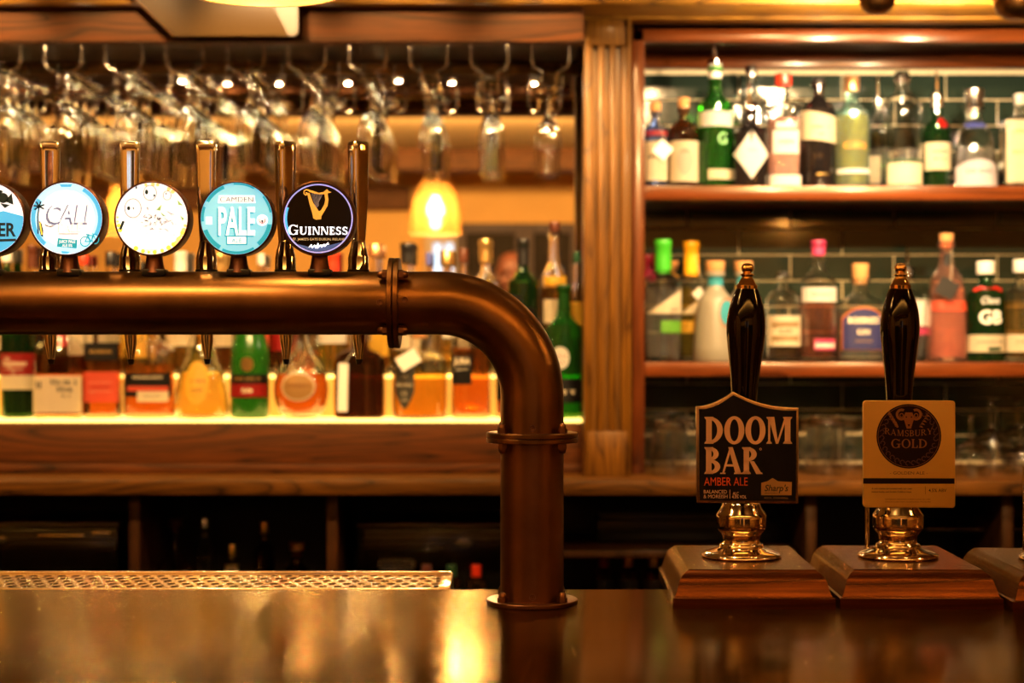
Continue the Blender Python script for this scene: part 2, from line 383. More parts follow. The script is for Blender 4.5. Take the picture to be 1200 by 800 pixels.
def door(n, x0, x1, z1):
    y = -2.2
    d = struct('door_%d' % n, B(x0, x1, y, y + .04, 0, z1), DOORW)
    fr = new(); box(fr, x0 - .06, x0, y, y + .07, 0, z1 + .06, .004); box(fr, x1, x1 + .06, y, y + .07, 0, z1 + .06, .004); box(fr, x0, x1, y, y + .07, z1, z1 + .06, .004)
    obj('door_frame', fr, mat('grey_frame', '54443C', .6, noise=.1), d)
    for zz in (.25, 1.15):
        w = (x1 - x0) / 2
        for k in (0, 1): obj('panel', B(x0 + .05 + k * w, x0 + k * w + w - .05, y + .04, y + .055, zz, zz + .75, .006), DOORW, d)
    obj('door_handle', tube(new(), [(x0 + .06, y + .04, 1.02), (x0 + .06, y + .09, 1.02), (x0 + .17, y + .09, 1.02)], .009), BRASS, d)
door(1, -.28, .02, 2.06); door(2, .13, .36, 2.06)
SKYP = mat('window_glow', (.35, .55, .8), .4, emis=(.42, .66, 1.0), es=1.5)
def window(n, x0, x1, z0, z1):
    y = -2.2
    w = struct('window_%d' % n, B(x0, x1, y, y + .015, z0, z1), SKYP)
    fr = new(); box(fr, x0 - .05, x0, y, y + .05, z0 - .05, z1 + .05, .004); box(fr, x1, x1 + .05, y, y + .05, z0 - .05, z1 + .05, .004)
    box(fr, x0, x1, y, y + .05, z1, z1 + .05, .004); box(fr, x0, x1, y, y + .06, z0 - .05, z0, .004)
    obj('window_frame', fr, mat('white_frame', 'C8B8A0', .6), w)
    obj('glazing_bar', B((x0 + x1) / 2 - .012, (x0 + x1) / 2 + .012, y + .01, y + .035, z0, z1, .002), MATS['white_frame'], w)
window(1, -.48, -.36, 1.75, 2.0); window(2, .48, .60, 1.5, 2.02)
BEAMW = wood('ceiling_beam_wood', '6A4020', '2E160A', 'X', .6, 0)
struct('trim_1', B(-3.2, 3.0, .62, .80, 2.39, 2.45, .008), BEAMW)      # ceiling cross beam
struct('trim_2', B(-3.2, 3.0, -1.2, -1.04, 2.33, 2.45, .008), BEAMW)
struct('trim_3', B(-3.2, -.62, -2.2, -2.08, 2.2, 2.34, .008), BEAMW)   # wall plate
struct('baseboard_front', B(-3.2, -.45, -2.2, -2.18, 0, .12, .004), BEAMW)

# tiled wall behind the right-hand shelves: every tile its own piece
wt = struct('wall_tiled', B(.30, 1.70, 4.134, 4.199, 1.04, 2.12), mat('tile_grout', 'EAD8B0', .85, noise=.1, nscale=60))
def tile_mat():
    m = mat('green_glazed_tile', (.022, .036, .026), .09, coat=.3, noise=.35, nscale=9, bump=.35)
    return m
TM = tile_mat(); tcache = {}
pit = 30.3 / F * 4.12; tw = 121.5 / F * 4.12; g = .0036
for r in range(-2, 17):
    ztop = PZ(86 + 30.3 * r, 4.12); z0, z1 = ztop - pit + g / 2, ztop - g / 2
    if z1 > 2.11 or z0 < 1.05: continue
    off = PX(1048.5, 4.12) if r % 2 == 1 else PX(1048.5 + 60.75, 4.12)
    for k in range(-5, 7):
        xa, xb = max(off + k * tw + g / 2, .305), min(off + (k + 1) * tw - g / 2, 1.695)
        if xb - xa < .012: continue
        key = round(xb - xa, 4)
        if key not in tcache:
            bm = B(-(xb - xa) / 2, (xb - xa) / 2, -.004, .004, -(z1 - z0) / 2, (z1 - z0) / 2, .0015, 1)
            tcache[key] = obj('tile', bm, TM, wt, smooth=False); o = tcache[key]
        else:
            o = tcache[key].copy(); COL.objects.link(o)
        o.location = ((xa + xb) / 2, 4.131, (z0 + z1) / 2)
        o.rotation_euler = (random.uniform(-.006, .006), 0, random.uniform(-.004, .004))

# ================================================================= back bar joinery
# back counter
ct = thing('back_counter', (0, 3.9, 0), 'long oak back counter running under the bottles and glasses', 'counter')
obj('worktop', B(-1.9, 1.75, 3.60, 4.10, PZ(580, 3.6), PZ(563, 3.6), .004), OAK, ct)
cab = thing('under_counter_cabinet', (0, 3.9, 0), 'dark open cabinet with upright dividers below the oak back counter', 'cabinet')
zt = PZ(580, 3.6)
DARKW = mat('dark_stained_wood', '120A06', .6, noise=.3, nscale=20)
obj('back_panel', B(-1.9, 1.75, 4.06, 4.10, 0, zt), DARKW, cab)
obj('bottom_shelf', B(-1.9, 1.75, 3.66, 4.06, .78, .80), DARKW, cab)
obj('plinth', B(-1.9, 1.75, 3.70, 3.72, 0, .78), DARKW, cab)
for x in (-286, 158, 389.5, 950, 1180):
    if x == -286: continue
    obj('divider', B(PX(x, 3.66) - .0115, PX(x, 3.66) + .0115, 3.655, 4.06, .80, zt, .002), OAKD, cab)
obj('side_shelf', B(PX(604, 3.66), PX(944, 3.66) - .0115, 3.72, 4.06, PZ(653, 3.72), PZ(645, 3.72), .002), OAKD, cab)

# fascia with the lit stepped display above it
fas = thing('display_fascia', (-.8, 3.8, 0), 'wide oak fascia board below the lit whisky display', 'panel')
LED_TOP = PZ(491, 3.8)
obj('board', B(-1.9, PX(683, 3.8), 3.80, 3.83, PZ(563, 3.6), LED_TOP - .010, .002), OAKF, fas)
obj('lower_moulding', B(-1.9, PX(683, 3.8), 3.785, 3.80, PZ(563, 3.6), PZ(563, 3.6) + .022, .004), OAKF, fas)
LEDM = mat('lit_acrylic', (.9, .75, .4), .4, emis=(1.0, .60, .13), es=3.2)
LEDS = mat('amber_acrylic_riser', (.5, .2, .02), .3, 0, emis=(1.0, .44, .06), es=.85)
st = thing('lit_bottle_step', (-.8, 3.9, 0), 'glowing amber two-step display stand under the whisky bottles', 'display stand')
STEP2 = PZ(440, 3.92)
obj('lower_step', B(-1.9, PX(683, 3.8) - .002, 3.795, 3.925, LED_TOP - .007, LED_TOP, .001), LEDM, st)
obj('riser', B(-1.9, PX(683, 3.8) - .002, 3.925, 3.935, LED_TOP, STEP2 - .006), LEDS, st)
obj('upper_step', B(-1.9, PX(683, 3.8) - .002, 3.92, 3.998, STEP2 - .006, STEP2, .001), LEDM, st)
obj('carcass', B(-1.9, PX(683, 3.8) - .002, 3.84, 3.998, PZ(563, 3.6), LED_TOP - .011), DARKW, st)

# mirror
mi = thing('back_bar_mirror', (-.8, 4.0, LED_TOP), 'large bar mirror behind the whisky bottles and hanging glasses', 'mirror')
MZ1 = PZ(88, 4.0)
obj('mirror_glass', B(-1.9, PX(683, 3.8) + .02, 4.0, 4.006, LED_TOP - .02, MZ1), mat('mirror_silver', (.93, .90, .84), .0, 1), mi, smooth=False)
obj('backing', B(-1.9, PX(683, 3.8) + .02, 4.007, 4.03, LED_TOP - .02, MZ1 + .03), DARKW, mi)
obj('top_strip', B(-1.9, PX(683, 3.8), 3.992, 4.006, MZ1, MZ1 + .03, .002), OAK, mi)

# overhead shelf and beams
ov = thing('overhead_shelf', (-.8, 3.8, MZ1), 'oak overhead shelf with a grained front beam above the hanging glasses', 'shelf')
obj('front_beam', B(-1.9, PX(683, 3.65), 3.60, 3.65, PZ(49, 3.6), 2.165, .003), OAKF, ov)
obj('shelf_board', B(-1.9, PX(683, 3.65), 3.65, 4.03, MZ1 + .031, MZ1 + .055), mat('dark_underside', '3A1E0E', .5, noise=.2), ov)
GLINT = mat('sparkle_emission', (1, .9, .7), .3, emis=(1, .68, .34), es=420)  # small emitters added under the shelf for sparkles in the glasses
for k in range(11):
    for yy in (3.70,):
        pkx, pky = .0845 - .1341 * k + random.uniform(-.03, .03), 3.70 + random.uniform(-.03, .03)
        pk = obj('sparkle_puck', lathe(new(), [(.0125, 2.0705), (.0125, 2.068), (.0085, 2.067)], (pkx, pky, 0), 20, close=False), DARKM, ov)
        obj('sparkle_emitter', lathe(new(), [(.0085, 2.0685), (.006, 2.0665), (0, 2.066)], (pkx, pky, 0), 16, close=False), GLINT, pk)
co = thing('cornice_beam', (0, 3.7, 2.1), 'long oak cornice beam across the top of the back bar', 'beam')
obj('beam', B(PX(683, 3.6), 1.9, 3.70, 3.76, PZ(22, 3.7), 2.30, .003), OAKB, co)
obj('cap_rail', B(-1.9, 1.9, 3.56, 3.72, PZ(6, 3.57), 2.20, .006), OAKB, co)
obj('upper_panel', B(-1.9, 1.9, 3.76, 3.80, 2.16, 2.44), OAK, co)
# pilaster with three flutes
pl = thing('fluted_pilaster', (PX(711, 3.74), 3.78, PZ(563, 3.6)), 'fluted oak pilaster between the mirror and the bottle shelves', 'pilaster')
xa, xb = PX(684, 3.72), PX(739, 3.72); zb, ztp = PZ(563, 3.6), PZ(9, 3.72)
fl = [PX(x, 3.72) for x in (697, 711, 724.5)]; fz0, fz1 = PZ(505, 3.72), PZ(54, 3.72); fw = .0056
# solid shaft cut by the flutes: strips beside and recess behind
segs = [xa] + sum([[f - fw, f + fw] for f in fl], []) + [xb]
sh = new()
box(sh, xa, xb, 3.734, 3.80, zb, ztp)
for i in range(0, len(segs), 2): box(sh, segs[i], segs[i + 1], 3.712, 3.7345, fz0, fz1, .0022, 2)
box(sh, xa, xb, 3.712, 3.7345, fz1, ztp, .002); box(sh, xa, xb, 3.712, 3.7345, zb, fz0, .002)
obj('shaft', sh, OAKV, pl, ang=30)
for s in (-1, 1):
    xx = (xa + xb) / 2 + s * ((xb - xa) / 2 - .004)
    obj('edge_bead', B(xx - .004, xx + .004, 3.706, 3.714, zb, ztp, .002), OAKV, pl)

# right-hand shelf unit
un = thing('bottle_shelf_unit', (.9, 3.9, PZ(563, 3.6)), 'mahogany shelf unit holding the gin bottles in front of green tiles', 'shelf unit')
x0, x1 = PX(741, 3.76), 1.62
def sh_board(name, y0, y1, D=3.8, back=4.12, m=MAHOG):
    return obj(name, B(x0 + .02, x1, D, back, PZ(y1, D), PZ(y0, D), .003), m, un)
sh_board('shelf', 217.5, 234); sh_board('shelf', 424.5, 441)
obj('top_rail', B(x0, x1, 3.77, 3.80, PZ(50, 3.78), PZ(35, 3.78), .003), MAHOG, un)
obj('groove_strip', B(x0, x1, 3.80, 3.83, PZ(36, 3.8), PZ(20, 3.8), .002), OAKD, un)
obj('stile', B(x0, PX(755, 3.78), 3.77, 3.80, zb, PZ(35, 3.78), .003), MAHOGV, un)
obj('side_panel', B(x0, PX(752, 3.78), 3.80, 4.12, zb, PZ(35, 3.8), .002), MAHOGV, un)
obj('top_board', B(x0, x1, 3.80, 4.12, PZ(36, 3.8), PZ(28, 3.8), .002), OAKD, un)
obj('back_batten', B(PX(752, 3.78), x1, 4.095, 4.125, PZ(80, 4.1), PZ(63, 4.1), .003), MAHOG, un)

# ================================================================= bar counter
bar = thing('bar_counter', (0, 1.7, 0), 'polished dark wood bar counter in the foreground', 'counter')
obj('bar_top', B(-2.4, 2.4, 1.28, 2.058, BAR_Z - .045, BAR_Z, .004), BARW, bar)
obj('front_panel', B(-2.4, 2.4, 1.42, 1.46, 0, BAR_Z - .045), OAKD, bar)
obj('back_panel', B(-2.4, 2.4, 1.94, 1.97, 0, BAR_Z - .045), DARKW, bar)
# drip tray
dt = thing('drip_tray', (-.5, 2.12, BAR_Z - .05), 'steel drip tray with oval holes behind the copper tower', 'drip tray')
TX1 = PX(526, 2.10); TX0 = -1.05; ty0, ty1 = 2.062, 2.19
bm = new(); pc = .0185; rows = 5; ph = (ty1 - ty0 - .012) / rows
nx = int((TX1 - .008 - TX0) / pc)
for i in range(nx):
    for j in range(rows):
        cx = TX1 - .012 - (i + .5) * pc + (.5 * pc if j % 2 else 0) * 1.0 - .006; cy = ty0 + .006 + (j + .5) * ph
        hw, hh = pc / 2, ph / 2
        outer = []; inner = []
        for k in range(12):
            a = 2 * pi * k / 12; c_, s_ = cos(a), sin(a); m_ = max(abs(c_), abs(s_))
            outer.append(bm.verts.new((cx + hw * c_ / m_, cy + hh * s_ / m_, BAR_Z)))
            inner.append(bm.verts.new((cx + hw * .60 * c_, cy + hh * .68 * s_, BAR_Z)))
        low = [bm.verts.new(v.co - Vector((0, 0, .0015))) for v in inner]
        for k in range(12):
            l = (k + 1) % 12
            bm.faces.new((outer[k], outer[l], inner[l], inner[k])); bm.faces.new((inner[k], inner[l], low[l], low[k]))
STEEL = mat('warm_steel', (.75, .62, .42), .22, 1)
obj('grille', bm, STEEL, dt, smooth=False, normals=False)
fr = new(); box(fr, TX0 - .01, TX1, 2.0584, ty0 + .006, BAR_Z - .045, BAR_Z + .0004, .001); box(fr, TX0 - .01, TX1, ty1 - .006, ty1 + .002, BAR_Z - .03, BAR_Z + .004, .001); box(fr, TX1 - .012, TX1 + .003, ty0, ty1, BAR_Z - .03, BAR_Z + .002, .001)
obj('rim', fr, STEEL, dt)
obj('tray', B(TX0, TX1 - .004, ty0 + .002, ty1 - .002, BAR_Z - .034, BAR_Z - .028), mat('matt_black_tray', (.004, .004, .004), .9, ior=1.1), dt)
obj('bracket', B(TX0, TX1, 2.0584, ty1, BAR_Z - .05, BAR_Z - .046), BLACKP, dt)

# ================================================================= draught tower
D1 = 1.95
def q1(x, y, D=D1): return Vector((PX(x, D), D, PZ(y, D)))
tow = thing('draught_tower', (PX(623.5, D1), D1, BAR_Z), 'bent aged copper beer tower pipe with flanges and round tap badges', 'beer tower')
R = .037; cx = PX(623.5, D1); cz = PZ(355, D1); RB = .108
fx = PX(462.5, D1)
obj('pipe', tube(new(), [(-1.35 + i * (fx + 1.35) / 40, D1, cz) for i in range(41)], R, 48), COPPER, tow)
pts = [(fx + i * (cx - RB - fx) / 4, D1, cz) for i in range(4)] + [(cx - RB + RB * sin(a), D1, cz - RB + RB * cos(a)) for a in [radians(k * 5) for k in range(19)]] + [(cx, D1, PZ(508, D1))]
obj('elbow', tube(new(), pts, R, 48), COPPER, tow)
obj('pipe', tube(new(), [(cx, D1, PZ(518, D1)), (cx, D1, PZ(600, D1)), (cx, D1, BAR_Z + .004)], R, 48), COPPERD, tow)
def ring_disc(r, t, c, axis):
    M = Matrix.Identity(4) if axis == 'z' else Matrix.Rotation(pi / 2, 4, 'Y')
    return lathe(new(), [(0, -t / 2), (r - .0008, -t / 2), (r, -t / 2 + .0008), (r, t / 2 - .0008), (r - .0008, t / 2), (0, t / 2)], c, 56, M)
obj('flange', ring_disc(.053, .0062, (fx - .0034, D1, cz), 'x'), COPPER, tow)
obj('flange', ring_disc(.053, .0062, (fx + .0034, D1, cz), 'x'), COPPER, tow)
zf = PZ(512, D1)
obj('flange', ring_disc(.0535, .0056, (cx, D1, zf + .003), 'z'), COPPER, tow)
obj('flange', ring_disc(.0535, .0056, (cx, D1, zf - .003), 'z'), COPPER, tow)
obj('base_flange', ring_disc(.0535, .005, (cx, D1, BAR_Z + .0025), 'z'), COPPERD, tow)
def nut(c, d, L=1.0):
    """hexagonal acorn nut on the direction d"""
    d = Vector(d); M = Vector((0, 0, 1)).rotation_difference(d).to_matrix().to_4x4(); bm = new()
    lathe(bm, [(.0058, 0), (.0058, .0055 * L)], c, 6, M)
    lathe(bm, sm([(.0046, .0054 * L), (.0045, .0075 * L), (.0036, .0102 * L), (.0015, .0116 * L), (0, .0118 * L)], 2), c, 14, M, close=False)
    return obj('acorn_nut', bm, COPPERD, tow, ang=35)
def screw(c, d):
    d = Vector(d); M = Vector((0, 0, 1)).rotation_difference(d).to_matrix().to_4x4()
    return obj('screw', lathe(new(), [(0, .0002), (.0016, .0002), (.0018, .0014), (.0034, .0016), (.0038, .0004), (.0038, -.001)], c, 14, M, close=False), COPPERD, tow)
for s in (-1, 1):
    for u in (-1, 1):
        nut((cx + s * .0345, D1 - u * .030, zf + .006), (0, 0, 1)); nut((cx + s * .0345, D1 - u * .030, zf - .006), (0, 0, -1))
        nut((cx + s * .0345, D1 - u * .030, BAR_Z + .005), (0, 0, 1))
        nut((fx + .0065, D1 - u * .030, cz + s * .032), (1, 0, 0)); nut((fx - .0065, D1 - u * .030, cz + s * .032), (-1, 0, 0))
screw((cx, D1 - R - .0002, zf + .012), (0, -1, 0)); screw((cx, D1 - R - .0002, BAR_Z + .012), (0, -1, 0))
screw((fx - .0145, D1 - R - .0002, cz), (0, -1, 0)); screw((fx + .0145, D1 - R, cz + .003), (0, -1, 0))

# taps: chrome handle, ferrule, spout
ptop = cz + R
def tap(x, rot, w=.0235, d=.017, top=166):
    X = PX(x, 1.975); Y = 1.975; t = thing('tap', (X, Y, ptop - .004), None, None); t.parent = None
    zt_ = PZ(top, Y); z0 = PZ(286, Y)
    bm = new(); rings = []
    prof = [(z0, .62), (z0 + .012, .70), (z0 + .05, .88), (zt_ - .012, 1.0), (zt_ - .004, 1.0), (zt_ - .001, .93), (zt_, .82)]
    n = 28
    for z, s in prof:
        rg = []
        for k in range(n):
            a = 2 * pi * k / n; e = 5.0; rr = 1 / ((abs(cos(a)) ** e + abs(sin(a)) ** e) ** (1 / e))
            lx, ly = rr * cos(a) * w / 2 * s, rr * sin(a) * d / 2 * s
            rg.append(bm.verts.new((X + lx * cos(rot) - ly * sin(rot), Y + lx * sin(rot) + ly * cos(rot), z)))
        rings.append(rg)
    for a, b in zip(rings, rings[1:]):
        for k in range(n): bm.faces.new((a[k], a[(k + 1) % n], b[(k + 1) % n], b[k]))
    bm.faces.new(rings[0]); bm.faces.new(rings[-1])
    body = lathe(new(), [(.0128, ptop - .006), (.0128, ptop + .003), (.0125, ptop + .0035), (.0125, ptop + .017), (.0118, ptop + .02), (.0088, ptop + .032), (.0085, ptop + .036), (.0062, ptop + .038)], (X, Y, 0), 24)
    bo = obj('tap', body, CHROME, tow); 
    obj('handle', bm, CHROME, bo, ang=50)
    obj('collar', lathe(new(), [(.0132, ptop - .004), (.0132, ptop + .003)], (X, Y, 0), 24), BLACKP, bo)
    zb_ = cz - R
    obj('spout', tube(new(), [(X, Y, cz - R + .012), (X + .0008, Y, zb_ - .008), (X + .001, Y, zb_ - .026), (X + .001, Y, zb_ - .031)], [.0075, .0072, .0042, .0038], 16), CHROME, bo)
    obj('spout_tip', tube(new(), [(X + .001, Y, zb_ - .029), (X + .001, Y, zb_ - .035)], [.0044, .003], 12), BLACKP, bo)
    bpy.data.objects.remove(t)
for x, rot in ((59, .25), (152.5, .12), (242, -.02), (334.5, .75), (420, .8)): tap(x, rot)

# badges
RIMM = bronze('badge_rim_bronze', '4E342A', '6A4634', .4)
FACEW = mat('lit_white_face', (.9, .92, .95), .3, emis=(.95, .97, 1.0), es=.95)
FACEB = mat('lit_pale_blue_face', (.3, .7, .8), .3, emis=srgb('58C2E4'), es=.95)
TEAL = mat('lit_teal_print', (.02, .35, .4), .3, emis=srgb('1E9AAE'), es=.9)
DKTEAL = mat('dark_teal_print', (.004, .04, .06), .4)
SKYB = mat('lit_sky_blue_print', (.1, .5, .8), .3, emis=srgb('3AA8E0'), es=1.0)
LBLU = mat('lit_light_blue_print', (.4, .75, .9), .3, emis=srgb('A8E0F4'), es=1.1)
DKB = mat('dark_blue_print', (.02, .06, .1), .4)
DKGREY = mat('blue_grey_print', (.2, .25, .4), .4, emis=srgb('7080A8'), es=.6)
GREYP = mat('lit_grey_print', (.4, .42, .5), .4, emis=srgb('7C8294'), es=.2)
ORP = mat('lit_orange_print', (.9, .5, .1), .4, emis=srgb('FFC27A'), es=1.1)
YEP = mat('lit_yellow_print', (.9, .75, .1), .4, emis=srgb('F6D24A'), es=1.1)
GRP = mat('lit_green_print', (.3, .5, .2), .4, emis=srgb('8AA860'), es=.8)
GFACE = mat('black_badge_face', (.004, .003, .004), .12, ior=1.25)
VIO = mat('lit_violet_ring', (.5, .5, .8), .3, emis=srgb('9A98E0'), es=1.1)
WLET = mat('lit_white_letters', (.9, .9, .9), .3, emis=(.9, .93, 1.0), es=1.3)
HGOLD = mat('lit_gold_harp', (.8, .5, .1), .3, emis=srgb('E0A040'), es=.75)
BWAVE = mat('lit_blue_wave', (.1, .2, .5), .3, emis=srgb('3A5490'), es=.7)
CREAML = mat('lit_cream_letters', (.7, .6, .4), .4, emis=srgb('B8A070'), es=.8)
DB = 1.925
def badge(x, yc=256, r=.0415):
    c = q1(x, yc, DB); X, Y, Z = c
    M = Matrix.Rotation(pi / 2, 4, 'X')   # +h points to -Y (the camera)
    hs = lathe(new(), sm([(0, -.030), (.030, -.030), (.0418, -.029), (.0432, -.026), (.0436, -.004), (.0435, .001), (.0425, .0022), (r, .0022), (r, .0005)], 1), c, 64, M, close=False)
    h = obj('beer_badge', hs, RIMM, tow, ang=30)
    obj('stem', lathe(new(), sm([(.0135, ptop - .002), (.0105, ptop + .008), (.009, ptop + .022), (.0105, Z - .036), (.0105, Z - .03)], 2), (X, Y + .014, 0), 20), RIMM, h)
    obj('foot', B(X - .0125, X + .0145, Y + .002, Y + .024, ptop - .006, ptop + .002, .0015), BLACKP, h)
    def put(name, polys, m, lv=1):
        bm = flat(new(), polys, lambda u, v: Vector((X + u * DB / F, Y - .0006 - lv * .00012, Z - (v - 0) * DB / F)))
        return obj(name, bm, m, h, smooth=False, normals=False)
    return h, put
def fl_(polys): return [[(u, -v) for u, v in p] for p in polys]     # y-up art -> v-down pixels
def ring_poly(r0, r1, a0=0, a1=360, n=48): return arcs(0, 0, r1, r1, a0, a1, r1 - r0, None, n)
# 1 far left: white above, blue below
h, put = badge(-14)
put('face', [disc(0, 0, 42, n=48)], FACEW, 0)
put('blue_half', [[(-41, -3), (-20, -8), (0, -4), (18, -9), (41, -3)] + disc(0, 0, 41.5, a0=0, a1=180, n=24)], SKYB, 1)
put('emblem', [disc(18, -24, 6), [(12, -24), (8, -36), (18, -32)], [(20, -20), (28, -30), (30, -16)], [(14, -18), (20, -12), (26, -16)]], DKB, 2)
put('lettering', sans('', 1) + fl_(sans('LAGER', 15, 5, -13, 56, .03)), DKB, 2)
put('lettering_underline', ln([(-24, 27), (33, 25)], 3), DKB, 2)
# 2 CALI PALE
h, put = badge(78)
put('face', [disc(0, 0, 42, n=48)], FACEW, 0)
put('blue_edge', ring_poly(33, 41.5), LBLU, 1)
put('blue_edge_patch', ring_poly(36.5, 41.5, 130, 215, 16), SKYB, 2)
put('blue_edge_patch', ring_poly(37, 41.5, 300, 30 + 360, 16), SKYB, 2)
put('blue_edge_mark', [[(-8, -40), (7, -40), (5, -37), (-6, -37)], [(-6, 38), (4, 39), (2, 41), (-5, 41)]], SKYB, 2)
put('lettering_shadow', fl_(sans('CALI', 21, 2, 4.5, 52, .04, .2)), DKGREY, 3)
put('lettering', fl_(sans('CALI', 20.5, 3.6, 6, 50, .02, .2)), FACEW, 4)
put('lettering', fl_(sans('PALE', 10, 4, -11, 28, .01, .1)), ORP, 3)
put('lettering', fl_(sans('PALE', 10, 4.8, -10.4, 28, .01, .1)), FACEW, 4)
put('underline', ln([(-9, 18), (14, 18)], 1) + [[(-26, 6), (-20, 9), (-12, 7), (-18, 10.5), (-24, 9)]], GREYP, 3)
put('banner', [[(-10, 23), (13, 25), (12, 35), (-11, 33)]], TEAL, 3)
put('banner_lettering', fl_(sans('JUICY PALE', 3.2, 1, -27, 19, .02)) + fl_(sans('ALE 5%', 3.2, 1, -31.6, 12, .02)), FACEW, 4)
palm = ln([(-33, 18), (-33.5, -2), (-32, -14)], 1.6)
for a in (20, 70, 120, 170, 215, -25): palm += ln([(-32, -14), (-32 + 6.5 * cos(radians(a)), -14 - 6.5 * sin(radians(a))), ], 1.8)
put('palm_tree', palm, DKB, 3)
put('surfboard', [[(-32, 2), (-29, 6), (-27, 14), (-27.5, 22), (-30, 20), (-32, 12)]], DKB, 3)
put('surfboard_stripe', ln([(-31, 5), (-28.6, 19)], 1.5), YEP, 4)
bk = arcs(22, 27, 6.2, 6.2, 0, 360, 1.2) + arcs(34, 24, 4.6, 6, 0, 360, 1.1) + ln([(22, 27), (25, 20), (32, 20), (34, 24)], 1.1) + ln([(25, 20), (29, 27), (32, 20), (31, 17)], 1.1) + ln([(23, 19), (27, 19)], 1.6) + ln([(29, 27), (22, 27)], 1)
put('bicycle', bk, TEAL, 3)
# 3 white badge of ink sketches
h, put = badge(178)
put('face', [disc(0, 0, 42, n=48)], FACEW, 0)
rn = random.Random(3)
put('amber_edge', [disc(40 * cos(radians(a)), 40 * sin(radians(a)), rn.uniform(1.5, 3.4), n=8) for a in (-100, -88, -80, -60, -52, 175, 182, 20, 12, 30, 38, 45)], ORP, 2)
put('yellow_edge', [disc(39.5 * cos(radians(a)), 39.5 * sin(radians(a)), rn.uniform(1.6, 3.2), n=8) for a in (60, 72, 85, 95, 105, 118, 168, 160, 25, 34, 50)], YEP, 2)
sk = []
for (ox, oy, rr) in ((-2, -30, 8), (-22, -12, 10), (18, -27, 5)): sk += arcs(ox, oy, rr, rr * 1.15, 0, 360, .8)
for k in range(46):
    a, d = rn.uniform(0, 6.28), rn.uniform(0, 20); ux, uy = 6 + d * cos(a), 0 + d * .8 * sin(a); sk += ln([(ux, uy), (ux + rn.uniform(-5, 5), uy + rn.uniform(-4, 4))], .8)
for k in range(60):
    a, d = rn.uniform(0, 6.28), rn.uniform(5, 36); sk += [disc(d * cos(a), abs(d * sin(a)), .55, n=5)]
put('ink_lines', sk, mat('pale_ink', (.25, .24, .25), .5), 2)
put('ink_eyes', [disc(-6, -31, 2, 3, 10), disc(3, -27, 1.2, 1.6, 8), disc(-27, -12, 2, 2.4, 10), disc(-21.5, -12, 1, 1.2, 8), disc(17, -29, 1, n=8), disc(-18, -36, 1, 1.8, 8)] + ln([(-33, 3), (-37, 13)], 3), DKB, 3)
put('green_leaves', [[(5, -10), (12, -17), (10, -9)], [(30, -22), (37, -15), (31, -16)], [(33, -4), (38, 0), (36, 3)], [(10, -8), (17, -2), (12, -4)]], GRP, 3)
put('lettering', fl_(sans('ALE HOUSE', 2.6, 0, -37, 13, .01)), GREYP, 4)
# 4 CAMDEN PALE
h, put = badge(277.5)
put('face', [disc(0, 0, 42, n=48)], FACEB, 0)
blobs = []
for a0, a1, w in ((112, 150, 4), (160, 185, 3), (200, 240, 5), (245, 300, 3), (310, 350, 5), (10, 40, 2.5), (60, 95, 2)):
    blobs += arcs(0, 0, 41.5, 41.5, -a0, -a1, w)
put('teal_edge', blobs, TEAL, 1)
put('name_plate', [[(-21, -27), (21, -27), (22, -18), (-22, -18)]], FACEW, 2)
put('lettering', fl_(sans('CAMDEN', 5.8, 0, 22.4, 39, 0)), DKTEAL, 3)
put('lettering_shadow', fl_(sans('PALE', 32, -1.6, -4.6, 43, .02)), TEAL, 2)
put('lettering', fl_(sans('PALE', 32, 0, -3, 43, .02)), FACEW, 3)
put('lower_plate_border', [[(-12.5, 20), (12.5, 20), (12.5, 31), (-12.5, 31)]], TEAL, 2)
put('lower_plate', [[(-11, 21.4), (11, 21.4), (11, 29.6), (-11, 29.6)]], FACEW, 3)
put('lettering', fl_(sans('ALE', 5, 0, -25.5, 12, .01)), TEAL, 4)
put('side_plate', [disc(30, 2, 6.5)], FACEW, 3)
put('side_plate', [[(-36, -2), (-29, -2), (-29, 7), (-36, 7)]], FACEW, 3)
put('side_mark', arcs(30, 2, 4, 4, -30, 210, 1.1), mat('lit_red_print', (.8, .1, .1), .4, emis=srgb('E05040'), es=.9), 4)
put('side_mark', [disc(30, 3, 1.3, n=8)] + ln([(30, 3), (30, 6)], 1), DKB, 5)
# 5 GUINNESS
h, put = badge(373)
put('face', [disc(0, 0, 42, n=48)], GFACE, 0)
put('ring', ring_poly(39, 40.6, 0, 360, 64), VIO, 1)
put('left_glow', ring_poly(36.5, 39.2, 150, 200, 16), SKYB, 1)
def hp(x, y): return ((x - 382) / 8, (y - 398) / 8)   # from the enlarged picture of the badge
harp = [[hp(*p) for p in [(318, 150), (300, 128), (270, 122), (246, 135), (243, 165), (262, 184), (285, 175), (280, 155), (262, 152), (262, 160), (272, 168), (262, 172), (252, 160), (255, 142), (275, 134), (296, 145)]],
        [hp(*p) for p in [(285, 128), (330, 138), (390, 158), (430, 150), (465, 122), (480, 140), (508, 152), (480, 160), (450, 168), (400, 172), (350, 166), (300, 150)]],
        [hp(*p) for p in [(278, 160), (300, 158), (335, 250), (385, 325), (412, 350), (410, 405), (360, 410), (335, 395), (330, 360), (300, 260)]],
        [hp(*p) for p in [(440, 165), (470, 160), (478, 220), (470, 280), (440, 330), (412, 375), (385, 370), (380, 335), (410, 318), (438, 270), (448, 220)]]]
put('harp', harp, HGOLD, 2)
strg = []
for k in range(9):
    xa_ = 318 + k * 13; strg += ln([hp(xa_, 160 + k * 1.2), hp(362 + k * 4.5, 300 - k * 4 - (k > 5) * k * 6)], .35)
put('harp_strings', strg, mat('lit_grey_strings', (.4, .38, .4), .4, emis=srgb('8A8088'), es=.6), 2)
put('lettering', fl_(serif('Guinness', 11.5, 0, -13.2, 70, .05, .18, .07)), WLET, 2)
